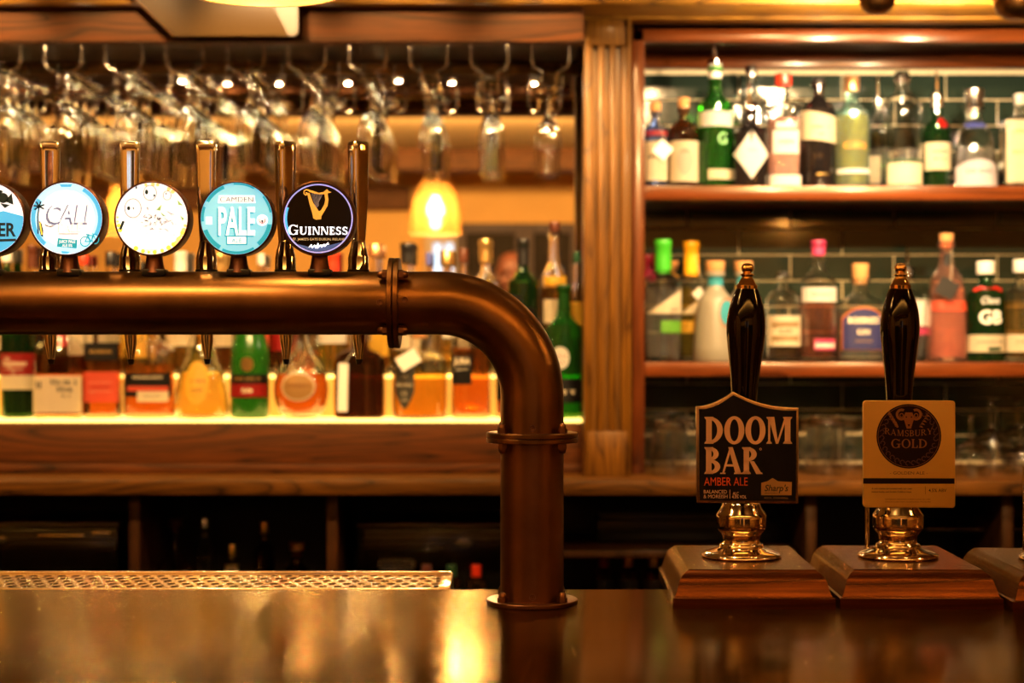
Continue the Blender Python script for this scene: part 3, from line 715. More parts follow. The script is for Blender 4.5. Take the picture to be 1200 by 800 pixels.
put('lettering', fl_(sans("ST. JAMES'S GATE DUBLIN, IRELAND", 2.7, 1, -24.2, 62, .01)), CREAML, 2)
put('blue_wave', [disc(0, 0, 38.5, a0=38, a1=142, n=20) + [(-24, 30), (-10, 33.5), (0, 31), (12, 31.5), (26, 28)]], BWAVE, 1)
sg = [(-11, 34), (-8, 30.5), (-7, 34.5), (-4, 31), (-3, 35), (0, 29), (-1, 35), (3, 31), (4, 34), (7, 30), (7.5, 33), (12, 28)]
put('signature', ln(sg, 1.1) + ln([(-9, 33), (13, 30)], .8), WLET, 3)
# ================================================================= hand pumps
def pump(X, Y, rot, tilt, clip, label, rod=False):
    zt_ = BAR_Z + .0425
    root = thing('hand_pump', (X, Y, BAR_Z), label, 'beer pump')
    hx = .0735
    # moulded wooden block: stacked outlines, front to back
    def outl(dx, y0, y1): return [(X - dx, Y + y0), (X + dx, Y + y0), (X + dx, Y + y1), (X - dx, Y + y1)]
    lay = [(0, .093, -.130, .128), (.0115, .093, -.130, .128), (.0125, .0905, -.1275, .126), (.016, .0885, -.1255, .124), (.030, .0845, -.1215, .121), (.036, .081, -.118, .119), (.0395, .077, -.114, .117), (.041, .0745, -.1115, .1155), (.0425, .0735, -.1105, .115)]
    bm = new(); rg = []
    for z, dx, ya, yb in lay: rg.append([bm.verts.new((a, b, BAR_Z + z)) for a, b in outl(dx, ya, yb)])
    for a, b in zip(rg, rg[1:]):
        for k in range(4): bm.faces.new((a[k], a[(k + 1) % 4], b[(k + 1) % 4], b[k]))
    bm.faces.new(rg[0]); bm.faces.new(rg[-1])
    obj('block', bm, PUMPW, root, ang=30)
    prof = sm([(.0475, 0), (.0488, .002), (.0475, .0045), (.043, .007), (.034, .010), (.0275, .0125), (.0275, .0125), (.0262, .0165), (.0235, .0175), (.0225, .022), (.0235, .0265), (.0235, .0265), (.0245, .029), (.029, .034), (.0305, .039), (.0305, .039), (.0305, .052), (.0305, .052), (.0245, .061), (.0225, .066), (.018, .068)], 3)
    obj('metal_base', lathe(new(), prof, (X, Y, zt_), 48), BRASS, root)
    T = Matrix.Rotation(tilt, 4, 'Y')
    base = Vector((X, Y, zt_ + .05))
    def H(y): return (653 - y) * Y / F - .05
    hpf = sm([(.0125, H(592)), (.0142, H(560)), (.0150, H(500)), (.0155, H(470)), (.0178, H(440)), (.0212, H(412)), (.0238, H(388)), (.0225, H(368)), (.0185, H(352)), (.0145, H(341)), (.0138, H(339))], 4)
    obj('handle', lathe(new(), hpf, base, 40, T), BLACKW, root)
    fpf = sm([(.0125, H(340)), (.0128, H(335)), (.0128, H(335)), (.0105, H(332)), (.0085, H(328)), (.0062, H(325)), (.0078, H(323)), (.0078, H(321.5)), (.0052, H(320)), (.0066, H(318)), (.0076, H(314.5)), (.0062, H(310.5)), (.003, H(308.7)), (0, H(308.4))], 4)
    obj('finial', lathe(new(), fpf, base, 28, T), GOLD, root)
    cp = clip(root, X, Y, T @ Vector((0, 0, 1)))
    if rod:
        obj('rod', tube(new(), [(X - .028, Y + .05, zt_), (X - .028, Y + .05, zt_ + .11)], .0028, 10), CHROME, root)
    root.rotation_euler.z = rot
    return root
CLIPD = 1.990
def clip_print(root_clip, Dp):
    def put(name, polys, m, lv=1):
        return obj(name, flat(new(), polys, lambda u, v: Vector((PX(u, Dp), Dp - lv * .00012, PZ(v, Dp)))), m, root_clip, smooth=False, normals=False)
    return put
def up_(polys, cx, cy): return [[(cx + u, cy - v) for u, v in p] for p in polys]
LET1 = mat('pale_copper_lettering', 'E4BEB0', .45)
ORL = mat('orange_lettering', 'E0561E', .5)
NAVY = mat('navy_clip_face', (.006, .006, .010), .2, ior=1.25, noise=.5, nscale=25)
CLIPR = mat('bronze_clip_rim', (.45, .33, .22), .25, 1)
TANP = mat('tan_print', 'A88458', .5)
def shield(off=0):
    a = [(860.3, 458.6 + off * 1.4)]
    for t in (.08, .18, .3, .44, .6, .8): a.append((860.3 + (936.6 - off - 860.3) * t, 458.6 + (477.6 - 458.6) * (1 - (1 - t) ** 2.3) + off * 1.15))
    a += [(936.6 - off, 477.8 + off * .9), (935.8 - off, 589.2 - off), (817.6 + off, 588.8 - off), (817.0 + off, 476.2 + off * .9)]
    for t in (.8, .6, .44, .3, .18, .08): a.append((860.3 - (860.3 - 817 - off) * t, 458.6 + (476.2 - 458.6) * (1 - (1 - t) ** 1.9) + off * 1.15))
    return a
def clip_a(root, X, Y, up):
    D = CLIPD
    c = obj('pump_clip', prism(new(), [(PX(x, D), PZ(y, D)) for x, y in shield()], D - .004, D + .006, .0012), CLIPR, root, ang=30)
    obj('clip_bracket', B(X - .012, X + .012, D + .006, Y - .008, PZ(545, D), PZ(510, D), .002), DARKM, c)
    obj('clip_face', prism(new(), [(PX(x, D), PZ(y, D)) for x, y in shield(3.0)], D - .0048, D - .0038), NAVY, c, smooth=False)
    put = clip_print(c, D - .0049)
    put('lettering', up_(serif('DOOM', 31.5, 0, 0, 102, .02, .24, .09), 878, 504) + up_(serif('BAR', 31.5, 0, 0, 67, .0, .24, .09), 860.4, 539.5) + arcs(892.5, 526, 1.4, 1.4, 0, 360, .5), LET1, 1)
    put('lettering', up_(sans('AMBER ALE', 9.6, 0, 0, 51, 0), 852, 564), ORL, 1)
    put('small_print', up_(sans('BALANCED', 4.2, 0, 0, 27, 0), 839.7, 576) + up_(sans('& MOREISH', 4.2, 0, 0, 28, 0), 839.9, 581.6) + up_(sans('ALC', 3.6, 0, 0, 7, .01), 863.5, 578) + up_(sans('4.0% VOL', 3.6, 0, 0, 17, .01), 867.6, 582) + [[(856.4, 573.5), (857, 573.5), (857, 584), (856.4, 584)]], LET1, 1)
    put('brewer_plate', [[(893.3, 565.5), (900, 563.8), (906.5, 559.8), (913, 563.6), (929, 564.6), (928.6, 580), (893.2, 580)]], TANP, 1)
    put('brewer_lettering', up_(sans("Sharp's", 7.2, 0, 0, 28, .02, .25), 911, 571.5) + up_(sans('BREWERY', 1.8, 0, 0, 15), 905, 577.5), INK, 2)
    put('small_print', up_(sans('ROCK, CORNWALL', 1.8, 0, 0, 28), 911, 583.2), TANP, 1)
    return c
CRM = mat('cream_clip', 'C09850', .4, noise=.04)
MAROON = mat('dark_maroon_roundel', (.010, .004, .005), .5, ior=1.2)
BRP = mat('brown_gold_print', '8A5524', .45)
PUR = mat('purple_brown_print', '4A2420', .5)
def rrect(x0, y0, x1, y1, r, n=5):
    o = []
    for cx_, cy_, a in ((x1 - r, y0 + r, -90), (x1 - r, y1 - r, 0), (x0 + r, y1 - r, 90), (x0 + r, y0 + r, 180)):
        o += [(cx_ + r * cos(radians(a + 90 * i / n)), cy_ + r * sin(radians(a + 90 * i / n))) for i in range(n + 1)]
    return o
def clip_b(root, X, Y, up, writing=True, dx=0):
    D = CLIPD
    c = obj('pump_clip', prism(new(), [(PX(x + dx, D), PZ(y, D)) for x, y in rrect(1012.6, 469.2, 1119.4, 594.4, 4)], D - .003, D + .004, .0008), CRM, root, ang=30)
    obj('clip_bracket', B(X - .012, X + .012, D + .004, Y - .008, PZ(545, D), PZ(510, D), .002), DARKM, c)
    put = clip_print(c, D - .0031)
    cx_, cy_ = 1066 + dx, 511
    put('roundel', [disc(cx_, cy_, 37.8, n=48)], MAROON, 1)
    if not writing: return c
    wr = arcs(cx_, cy_, 36.2, 36.2, 0, 360, .5, None, 48)
    put('roundel_line', wr, BRP, 2)
    head = [[(1062, 483), (1070, 483), (1072.5, 489), (1070, 497), (1068.5, 502), (1063.5, 502), (1062, 497), (1059.5, 489)]]
    horns = arcs(1057.5, 485.5, 6.8, 7, 0, 300, 3.0) + arcs(1074.5, 485.5, 6.8, 7, -120, 180, 3.0) + arcs(1057.5, 486.5, 2.6, 2.6, 0, 360, 1) + arcs(1074.5, 486.5, 2.6, 2.6, 0, 360, 1)
    put('ram_head', head + horns, BRP, 2)
    put('ram_features', [disc(1063, 488.5, .9, n=6), disc(1069, 488.5, .9, n=6), [(1064.5, 497), (1067.5, 497), (1066, 500)]], MAROON, 3)
    lv = []
    for s in (-1, 1):
        for k in range(5):
            bx, by = 1066 + s * (12 + k * 2.0), 500 - k * 3.2
            for sd in (-1, 1): lv.append([(bx, by), (bx + s * 4 - sd * 1.2, by - 4 + sd * 2.6), (bx + s * 3 + sd * 2.0, by - .4 + sd * 1.6)])
    put('laurel_leaves', lv, BRP, 2)
    sc_ = []
    for a in list(range(20, 161, 12)) + list(range(165, 235, 12)) + list(range(-55, 16, 12)):
        sx, sy = cx_ + 31.5 * cos(radians(a)), cy_ + 31.5 * sin(radians(a)); sc_ += arcs(sx, sy, 3.1, 3.1, a, a + 270, 1.2, None, 8)
    put('scroll_wreath', sc_, PUR, 2)
    put('lettering', up_(serif('RAMSBURY', 7.2, 0, 0, 56, .08, .15, .06, arc=-.004), 1066, 507.5) + up_(serif('GOLD', 10.4, 0, 0, 42, .07, .16, .06), 1066.5, 519.5), BRP, 2)
    put('lettering', up_(sans('- GOLDEN ALE -', 3.4, 0, 0, 44), 1066, 554), INK, 1)
    put('stripe', [[(1012.6, 560.2), (1119.4, 560.2), (1119.4, 566.6), (1012.6, 566.6)]], MAROON, 1)
    put('small_print', up_(sans('A rich golden ale brewed with our own', 1.9, 0, 0, 47, .02), 1046, 572.3) + up_(sans('malted barley and English Goldings hops.', 1.9, 0, 0, 47, .02), 1046, 576) + up_(sans('RAMSBURY BREWING & DISTILLING CO. LTD.', 1.5, 0, 0, 53), 1065, 584.8) + up_(sans('STOCKCLOSE FARM, ALDBOURNE  WILTSHIRE', 1.4, 0, 0, 53), 1065, 587.8) + [[(1085, 569.5), (1085.4, 569.5), (1085.4, 579), (1085, 579)]], INK, 1)
    put('lettering', up_(sans('4.5% ABV', 3.8, 0, 0, 21, .01), 1099.5, 574.3), INK, 1)
    return c
PY = 2.035
pump(.2805, PY, radians(-1.5), radians(1.4), clip_a, 'black-handled beer pump with a dark shield-shaped clip, right of the copper tower')
pump(.4720, PY, radians(-1.2), radians(.6), clip_b, 'black-handled beer pump with a square cream clip and dark roundel', rod=True)
pump(.6620, PY - .025, radians(-1.0), 0, lambda r, X, Y, u: clip_b(r, X, Y, u, False, 206), 'beer pump cut off by the right edge of the picture', rod=True)

# ================================================================= bottles
def surf(W_, dr, n, x, r, off):
    """front surface of a (squarish) bottle of relative radius r at offset x from its axis"""
    a = W_ / 2 * r + off; b = W_ / 2 * r * dr + off; nn = n if r > .7 else 2 + (n - 2) * max(0, (r - .45) / .25)
    u = min(abs(x) / a, .995); return -b * (1 - u ** nn) ** (1 / nn)
PROF = {
 'tall': [(0, .86), (.012, 1), (.012, 1), (.60, 1), (.66, .97), (.71, .80), (.76, .50), (.81, .39), (.87, .35), (.955, .34), (.955, .34), (.96, .42), (1, .42)],
 'bordeaux': [(0, .88), (.012, 1), (.012, 1), (.63, 1), (.69, .93), (.73, .66), (.77, .42), (.83, .36), (.955, .35), (.955, .35), (.96, .42), (1, .42)],
 'squat': [(0, .9), (.02, 1), (.02, 1), (.62, 1), (.70, .95), (.76, .72), (.80, .42), (.86, .34), (.95, .34), (.95, .34), (.955, .42), (1, .42)],
 'apoth': [(0, .9), (.02, 1), (.02, 1), (.66, 1), (.75, .93), (.81, .70), (.85, .38), (.90, .30), (.95, .30), (.95, .30), (.955, .4), (1, .4)],
 'square': [(0, .93), (.015, 1), (.015, 1), (.66, 1), (.71, .95), (.745, .70), (.77, .40), (.80, .30), (.95, .30), (.95, .30), (.955, .36), (1, .36)],
 'cone': [(0, .85), (.03, 1), (.12, 1), (.30, .88), (.50, .66), (.64, .48), (.74, .32), (.82, .24), (.94, .23), (.94, .23), (.95, .31), (1, .31)],
 'flagon': [(0, .55), (.02, .68), (.12, .92), (.26, 1), (.38, .93), (.50, .68), (.60, .40), (.70, .24), (.80, .19), (.94, .18), (.94, .18), (.95, .25), (1, .25)],
 'globe': [(0, .60), (.02, .72), (.15, .80), (.45, .90), (.60, 1), (.70, .98), (.78, .80), (.84, .48), (.88, .36), (.95, .35), (.95, .35), (.955, .45), (1, .45)],
 'champ': [(0, .9), (.015, 1), (.015, 1), (.46, 1), (.56, .93), (.66, .72), (.76, .48), (.86, .36), (.95, .32), (.95, .32), (.955, .38), (1, .38)],
 'taper': [(0, .95), (.015, 1), (.015, 1), (.35, .93), (.60, .82), (.70, .72), (.77, .50), (.83, .36), (.94, .34), (.94, .34), (.95, .44), (1, .44)],
 'longneck': [(0, .9), (.012, 1), (.012, 1), (.52, 1), (.60, .92), (.66, .68), (.72, .46), (.80, .38), (.955, .34), (.955, .34), (.96, .42), (1, .42)],
}
def rings_of(bm, c, prof, W_, dr, n, seg, flip=False, mi=0):
    rings = []
    for z, r in prof:
        nn = n if r > .7 else 2 + (n - 2) * max(0, (r - .45) / .25)
        rg = []
        for k in range(seg):
            a = 2 * pi * k / seg; ca, sa = cos(a), sin(a)
            rr = 1 / ((abs(ca) ** nn + abs(sa) ** nn) ** (1 / nn))
            d_ = dr if r > .7 else 1 + (dr - 1) * max(0, (r - .4) / .3)
            rg.append(bm.verts.new((c[0] + rr * ca * W_ / 2 * r, c[1] + rr * sa * W_ / 2 * r * d_, c[2] + z)))
        rings.append(rg)
    for a, b in zip(rings, rings[1:]):
        for k in range(seg):
            f = bm.faces.new((a[k], a[(k + 1) % seg], b[(k + 1) % seg], b[k])); f.material_index = mi
    return rings
def bottle(xp, D, zb, H, W_, shape, glass, liq=None, fill=.7, cap=None, labs=(), texts=(), label='', group=None, n=2.0, dr=1.0, rot=0, seg=32, name='bottle', cat='bottle', opaque=False, tags=()):
    X = PX(xp, D) if abs(xp) > 3 else xp; c = (X, D, zb)
    root = thing(name, c, label, cat, group)
    pr = sm([(z * H, r) for z, r in PROF[shape]], 2)
    neck = [r for z, r in PROF[shape]][-1] * W_ / 2
    bm = new(); outer = rings_of(bm, c, pr, W_, dr, n, seg)
    bm.faces.new(outer[0])
    if opaque: bm.faces.new(outer[-1])
    else:
        th = .0022 / (W_ / 2); hb = .010 if H > .2 else .007
        pin = [(hb, PROF[shape][1][1] - th * 2)] + [(z, max(r - th, .05)) for z, r in pr if z > hb * 1.5 and z < H - .001] + [(H, PROF[shape][-1][1] - th * 2.5)]
        inn = rings_of(bm, c, pin, W_, dr, n, seg)
        bm.faces.new(inn[0])
        for k in range(seg): bm.faces.new((outer[-1][k], outer[-1][(k + 1) % seg], inn[-1][(k + 1) % seg], inn[-1][k]))
    body = obj('glass', bm, glass, root, ang=45)
    if liq is not None and not opaque:
        zf_ = fill * H; th2 = th * 1.25
        pl_ = [(hb + .0006, PROF[shape][1][1] - th * 2.3)] + [(z, max(r - th2, .05)) for z, r in pr if z > hb * 1.5 and z < zf_ - .002]
        # radius at the fill line
        r_f = pl_[-1][1]
        for (za, ra), (zb2, rb) in zip(pr, pr[1:]):
            if za <= zf_ <= zb2 and zb2 > za: r_f = ra + (rb - ra) * (zf_ - za) / (zb2 - za) - th2
        pl_.append((zf_, r_f))
        b2 = new(); rr = rings_of(b2, c, pl_, W_, dr, n, seg); b2.faces.new(rr[0]); b2.faces.new(rr[-1])
        obj('liquid', b2, liq, root, ang=45)
    # labels
    def relr(z):
        for (za, ra), (zb2, rb) in zip(pr, pr[1:]):
            if za <= z <= zb2 and zb2 > za: return ra + (rb - ra) * (z - za) / (zb2 - za)
        return pr[-1][1]
    def pos(x, z, off): return Vector((X + x, D + surf(W_, dr, n, x, relr(z), off), zb + z))
    for li, L_ in enumerate(labs):
        z0, z1, wf, m_ = L_[:4]; shp = L_[4] if len(L_) > 4 else 'rect'; nm = L_[5] if len(L_) > 5 else 'label'; ox = L_[6] if len(L_) > 6 else 0
        z0 *= H; z1 *= H; hw = W_ / 2 * wf; NX = 18; b2 = new(); cols = []
        for i in range(NX + 1):
            t = -1 + 2 * i / NX; x = t * hw; lo, hi = z0, z1
            zc_ = (z0 + z1) / 2; hh = (z1 - z0) / 2
            if shp == 'oval': s_ = sqrt(max(0, 1 - t * t)); lo, hi = zc_ - hh * s_, zc_ + hh * s_
            if shp == 'diamond': s_ = 1 - abs(t); lo, hi = zc_ - hh * s_, zc_ + hh * s_
            if shp == 'arch': hi = z1 - .22 * hh * t ** 4 - .3 * hh * t * t
            if shp == 'shield': lo = z0 + .8 * hh * abs(t) ** 1.6
            if shp == 'slant': hi = z1 - .25 * hh * (t + 1); lo = z0 - .0 * hh + .0; lo = z0 - .25 * hh * (t + 1) * .6
            if shp == 'tri': hi = z0 + (z1 - z0) * (t + 1) / 2
            x = max(-.985 * W_ / 2 * relr(zc_), min(.985 * W_ / 2 * relr(zc_), x + ox * W_ / 2))
            cols.append([b2.verts.new(pos(x, lo + (hi - lo) * j / 4, .0006 + .0007 * li)) for j in range(5)])
        for a, b in zip(cols, cols[1:]):
            for j in range(4): b2.faces.new((a[j], b[j], b[j + 1], a[j + 1]))
        bmesh.ops.solidify(b2, geom=list(b2.faces), thickness=.0003)
        obj(nm, b2, m_, root, ang=60)
    for T_ in texts:
        s, zf_, h, wd, m_, kind = T_[:6]; ox = (T_[6] if len(T_) > 6 else 0) * W_ / 2; lv = .0008 + .0007 * len(labs)
        P_ = serif(s, h, 0, 0, wd, .05, .24, .11) if kind == 'serif' else (s if kind == 'poly' else sans(s, h, 0, 0, wd, .02 if kind == 'bold' else 0, .3 if kind == 'script' else 0))
        obj('lettering', flat(new(), P_, lambda u, v: pos(u + ox, zf_ * H + v, lv)), m_, root, smooth=False, normals=False)
    # caps
    if cap:
        kind = cap[0]; cm = cap[1]; top = zb + H
        hc = cap[2] if len(cap) > 2 else .02; rc = cap[3] if len(cap) > 3 else neck * 1.05
        if kind == 'cork': obj('stopper', lathe(new(), [(neck * .7, top - .012), (neck * .72, top + .0004), (rc * .95, top + .0006), (rc, top + .002), (rc * 1.06, top + hc - .001), (rc * 1.0, top + hc)], (X, D, 0), 24), cm, root)
        if kind == 'screw': obj('cap', lathe(new(), [(rc, top - hc * .75), (rc * 1.02, top - hc * .7), (rc * 1.02, top + .002), (rc * .95, top + .0035)], (X, D, 0), 24), cm, root)
        if kind == 'foil': obj('cap', lathe(new(), [(rc * .93, top - hc), (rc * .95, top - hc * .5), (rc * .93, top - .012), (rc, top - .010), (rc, top + .002), (rc * .94, top + .004)], (X, D, 0), 24), cm, root)
        if kind == 'ball': obj('stopper', lathe(new(), sm([(neck * .8, top - .004), (neck * .8, top + .004), (rc, top + .006), (rc * 1.1, top + hc * .55), (rc * .7, top + hc * .92), (0, top + hc)], 2), (X, D, 0), 24, close=False), cm, root)
        if kind == 'pourer' or 'pourer' in cap[4:]:
            t_ = top + (hc if kind != 'pourer' else 0)
            obj('pourer', tube(new(), [(X, D, top - .01), (X, D, top + .006), (X, D, top + .0062), (X, D, top + .014), (X, D, top + .0145), (X - .001, D - .002, top + .045), (X - .003, D - .006, top + .062)], [neck * .8, neck * .8, neck * 1.05, neck * .9, .004, .0033, .0026], 14), cm if kind == 'pourer' else CHROME, root)
    for (tx, tz, tw_, th_, ta, tm_) in tags:     # paper tag on a string round the neck
        cen = Vector((X + tx, D - W_ / 2 * max(dr, .9) - .006, zb + tz)); Rm = Matrix.Rotation(ta, 4, 'Y')
        b2 = new(); t2 = new(); box(t2, -tw_ / 2, tw_ / 2, -.0004, .0004, -th_ / 2, th_ / 2)
        merge(b2, t2, 0, Matrix.Translation(cen) @ Rm); tg = obj('paper_tag', b2, tm_, root, smooth=False)
        p0 = cen + Rm @ Vector((0, 0, th_ / 2 - .002)); p1 = Vector((X + neck * .3, D - neck * 1.1, zb + H * .93))
        obj('string', tube(new(), [p0, (p0 + p1) / 2 + Vector((0, -.004, -.004)), p1], .0005, 5), PAPER, tg)
    root.rotation_euler.z = rot
    return root
# glass colours and liquids
G0 = GLASS; GGRN = gl('green_glass', '2FA02A'); GDKG = gl('dark_green_glass', '1E5A20'); GBRN = gl('brown_glass', '5A2A0E')
GBLU = gl('blue_glass', '5A78C0'); GTUR = gl('turquoise_glass', 'A8E4DC'); GBLK = mat('near_black_glass', (.010, .008, .008), .04, 0, .25, 1.45, coat=.5)
GFRO = mat('frosted_grey_glass', 'A8A08C', .35, 0, .45, 1.45)
LW = lq('whisky_liquid', 'D8681C'); LA = lq('amber_liquid', 'E89A2C'); LD = lq('dark_whisky_liquid', '8A2E0C'); LY = lq('pale_gold_liquid', 'F2CC58'); LC = lq('clear_spirit', 'F4F2EC')
LP = lq('pink_gin_liquid', 'F08A6C'); LG = lq('green_tinted_liquid', '4EB83A'); LYY = lq('yellow_gin_liquid', 'F0C040'); LR = mat('rose_liquid', 'F2BCAC', 0, 0, .7, 1.34)
RED = mat('red_print', 'A81E1A', .5); SALM = mat('salmon_label', 'E0583C', .55); BLKL = mat('black_label', '14100E', .5); GRNL = mat('green_label', '6FB43C', .5); NVL = mat('blue_label', '3A3C74', .5)
GREYL = mat('grey_shield_label', '5C5850', .5, .3); YELL = mat('yellow_label', 'E8B83A', .5); PINKL = mat('pink_print', 'D84A78', .5); TURQ = mat('turquoise_label', '4AB4C4', .5); ORNG = mat('orange_print', 'E08028', .5)
REDWAX = mat('red_wax', 'B01A10', .3, coat=.4); GRNC = mat('green_capsule', '3CA828', .35); YELC = mat('yellow_capsule', 'F0A81C', .35); CRIM = mat('crimson_capsule', '8C1A34', .35)
GOLDC = mat('gold_capsule', (.75, .5, .18), .3, .9); SILC = mat('silver_cap', (.7, .66, .6), .25, 1); WHC = mat('white_cap', 'E6E0D6', .4); BLKC = mat('black_capsule', (.012, .010, .010), .35); REDC = mat('red_orange_cap', 'E0381C', .35, coat=.3)
PNKC = mat('pink_capsule', 'C83C68', .35); COPC = mat('copper_cap', (.85, .42, .18), .3, .9); BRNC = mat('brown_capsule', '5A2A14', .4); DGNC = mat('dark_green_capsule', '1A4A2C', .35); BLUC = mat('blue_capsule', '5860B0', .35)

LZ = LED_TOP + .0004; LF = 3.858
GL_ = 'whisky and spirit bottles on the lower lit step'
bottle(22, LF + .014, LZ, .30, .082, 'tall', GDKG, LD, .62, ('foil', RED, .05), [(.33, .50, .93, RED), (.22, .33, .93, PAPER)], [('The', .46, .008, .013, PAPER, 'script', -.35), ('Singleton', .425, .013, .056, PAPER, 'script'), ('OF DUFFTOWN', .375, .004, .04, PAPER, 'sans'), ('12', .35, .006, .008, PAPER, 'sans')], 'olive green whisky bottle with a red and cream label, at the left picture edge', GL_)
bottle(70.5, LF - .022, LZ, .235, .115, 'squat', G0, LD, .62, ('foil', REDWAX, .07, .0165), [(.06, .42, .97, PAPER)], [("Maker's", .36, .012, .06, INK, 'serif', .3), ('Mark', .29, .012, .042, INK, 'serif', .4), ('WHISKY', .225, .005, .03, INK, 'serif', .35), ('M', .33, .016, .014, INK, 'serif', -.7)], 'squarish bourbon bottle with red wax neck and wide cream label', GL_, n=4, dr=.62)
bottle(122, LF, LZ, .29, .084, 'square', G0, LW, .60, ('screw', BLKC, .03), [(.13, .37, .96, SALM), (.46, .60, .9, BLKL)], [([[(-.028, -.010), (.026, -.010), (.026, -.0095), (-.028, -.0095)], [(-.028, .010), (.026, .010), (.026, .0105), (-.028, .0105)]], .25, 0, 0, PAPER, 'poly'), ('WHISKEY', .25, .007, .045, RED, 'sans'), ('BOURBON', .53, .007, .05, GOLDI, 'bold')], 'square amber bottle with a salmon red label and black upper label', GL_, n=7, dr=.8)
bottle(176, LF, LZ, .225, .118, 'squat', G0, LW, .56, ('ball', BLKC, .03, .016), [(.22, .46, .9, BLKL), (.17, .28, .6, PAPER, 'rect', 'label', .2), (.28, .33, .8, SALM)], [('WOODFORD RESERVE', .42, .005, .07, PAPER, 'sans'), ('DISTILLERY', .225, .004, .04, INK, 'sans', .2)], 'broad flat whiskey bottle with rounded shoulders and a red strip, beneath the third tap', GL_, n=3, dr=.5)
bottle(236, LF - .01, LZ, .265, .128, 'cone', G0, LY, .40, ('cork', CORK, .02), [(.12, .50, .42, YELL, 'oval')], [('TEQUILA', .33, .007, .04, BRP, 'serif'), ('GOLD', .25, .006, .025, BRP, 'serif')], 'flared pale gold decanter bottle with an oval label', GL_, seg=40)
bottle(293, LF, LZ, .30, .090, 'champ', mat('satin_green_glass', '2C7A20', .18, 0, .55, 1.45), LG, .5, ('foil', GOLDC, .06), [(.16, .34, .98, BLKL), (.10 + .065, .265, .95, RED), (.36, .47, .34, GOLDC, 'oval')], [('REMY MARTIN', .305, .006, .062, GOLDI, 'serif'), ('VSOP', .215, .010, .04, PAPER, 'serif'), ('H', .415, .015, .015, BRP, 'serif')], 'rounded green cognac bottle with a gold seal and black and red label', GL_)
bottle(353, LF - .012, LZ, .255, .128, 'flagon', G0, LW, .40, ('ball', G0, .03, .014), [(.16, .42, .62, PAPER, 'oval'), (.18, .40, .56, mat('tan_label', 'C89A58', .6), 'oval')], [('HENNESSY', .30, .008, .06, BRP, 'serif')], 'bulbous amber cognac decanter with an oval tan label', GL_, seg=40)
bottle(422, LF, LZ, .20, .116, 'squat', GBRN, LD, .68, ('screw', SILC, .03), [], [], 'dark brown square-shouldered bottle with a white strip tag down its front', GL_, n=5, dr=.75, tags=[(-.034, .072, .022, .11, .02, WHITEP)])
bottle(492, LF - .004, LZ, .195, .128, 'squat', G0, LA, .56, ('cork', CORK, .022, .016), [(.12, .62, .36, GREYL, 'shield', 'label', -.5)], [('THE', .50, .005, .012, PAPER, 'sans', -.5), ('BALVENIE', .40, .006, .036, PAPER, 'sans', -.5), ('12', .30, .008, .012, PAPER, 'sans', -.5), ('YEARS', .22, .004, .018, PAPER, 'sans', -.5)], 'squat honey-coloured bottle with a grey shield label and white neck tag', GL_, tags=[(-.022, .135, .05, .034, -.55, WHITEP)], seg=36)
bottle(552, LF, LZ, .29, .09, 'square', G0, LW, .56, ('screw', BLKC, .03), [(.36, .50, .5, BLKL, 'rect', 'label', -.45), (.27, .36, .5, BLKL, 'rect', 'label', -.45)], [('JURA', .455, .014, .038, PAPER, 'bold', -.45), ('SUPERSTITION', .39, .004, .03, PAPER, 'sans', -.45)], 'square orange whisky bottle with a black label, left of the elbow', GL_, n=6, dr=.8)
bottle(602, LF, LZ, .28, .084, 'tall', G0, LD, .6, ('screw', BLKC, .03), [(.15, .55, .95, BLKL)], [('WHISKY', .4, .01, .05, GOLDI, 'sans'), ('SCOTCH', .3, .008, .045, PAPER, 'sans')], 'whisky bottle with a tall black label, mostly behind the copper elbow', GL_)
bottle(661, LF, LZ, .305, .084, 'bordeaux', GGRN, LG, .60, ('foil', DGNC, .055, .0155), [(.37, .54, .52, WHITEP, 'oval', 'label', -.25), (.12, .30, .9, BLKL)], [('THE SCOTCH', .47, .005, .03, RED, 'sans', -.25), ('No.10', .42, .006, .02, RED, 'sans', -.25), ('WHISKY', .2, .009, .05, PAPER, 'serif')], 'bright green bottle with a round white label, right of the copper elbow', GL_)
# upper step: taller row against the mirror
UZ = STEP2 + .0004; UF = 3.957; GU_ = 'bottles on the upper lit step against the mirror'
def up(x, H, W_, shape, glass, liq, cap, lab, label, fill=.6, texts=(), **k):
    return bottle(x, UF, UZ, H, W_, shape, glass, liq, fill, cap, lab, texts, label, GU_, **k)
up(8, .30, .058, 'tall', GDKG, LD, ('screw', WHC, .04), [(.2, .5, .9, PAPER)], 'green whisky bottle with a white cap behind the leftmost red-labelled bottle')
up(38, .305, .058, 'tall', G0, LA, ('foil', BRNC, .05), [(.2, .55, .9, BLKL)], 'amber bottle with a brown capsule on the upper step, second from the left')
up(98, .285, .062, 'square', G0, LW, ('screw', REDC, .03), [(.15, .5, .9, PAPER)], 'red-capped whisky bottle on the upper step, behind the salmon label', n=5)
up(130, .29, .060, 'tall', G0, LA, ('screw', BLKC, .04), [(.22, .56, .92, PAPER)], 'upper-step bottle with a black cap and broad cream label beside the third tap')
up(160, .27, .064, 'longneck', G0, LY, ('screw', BLKC, .03), [(.15, .5, .9, YELL)], 'pale gold bottle with a yellow label behind the broad flat bottle')
up(212, .29, .074, 'tall', G0, LA, ('foil', WHC, .045), [(.24, .62, .9, PAPER)], 'amber bottle with a white capsule and large cream label behind the flared decanter', texts=[('Single', .52, .009, .035, BRP, 'script'), ('Malt', .44, .009, .028, BRP, 'script')])
up(258, .285, .072, 'tall', G0, LW, ('foil', GOLDC, .045), [(.24, .62, .9, PAPER)], 'whisky bottle with gold capsule and cream label left of the green cognac', texts=[('Highland', .52, .009, .045, BRP, 'script'), ('SCOTCH', .42, .006, .035, BRP, 'serif')])
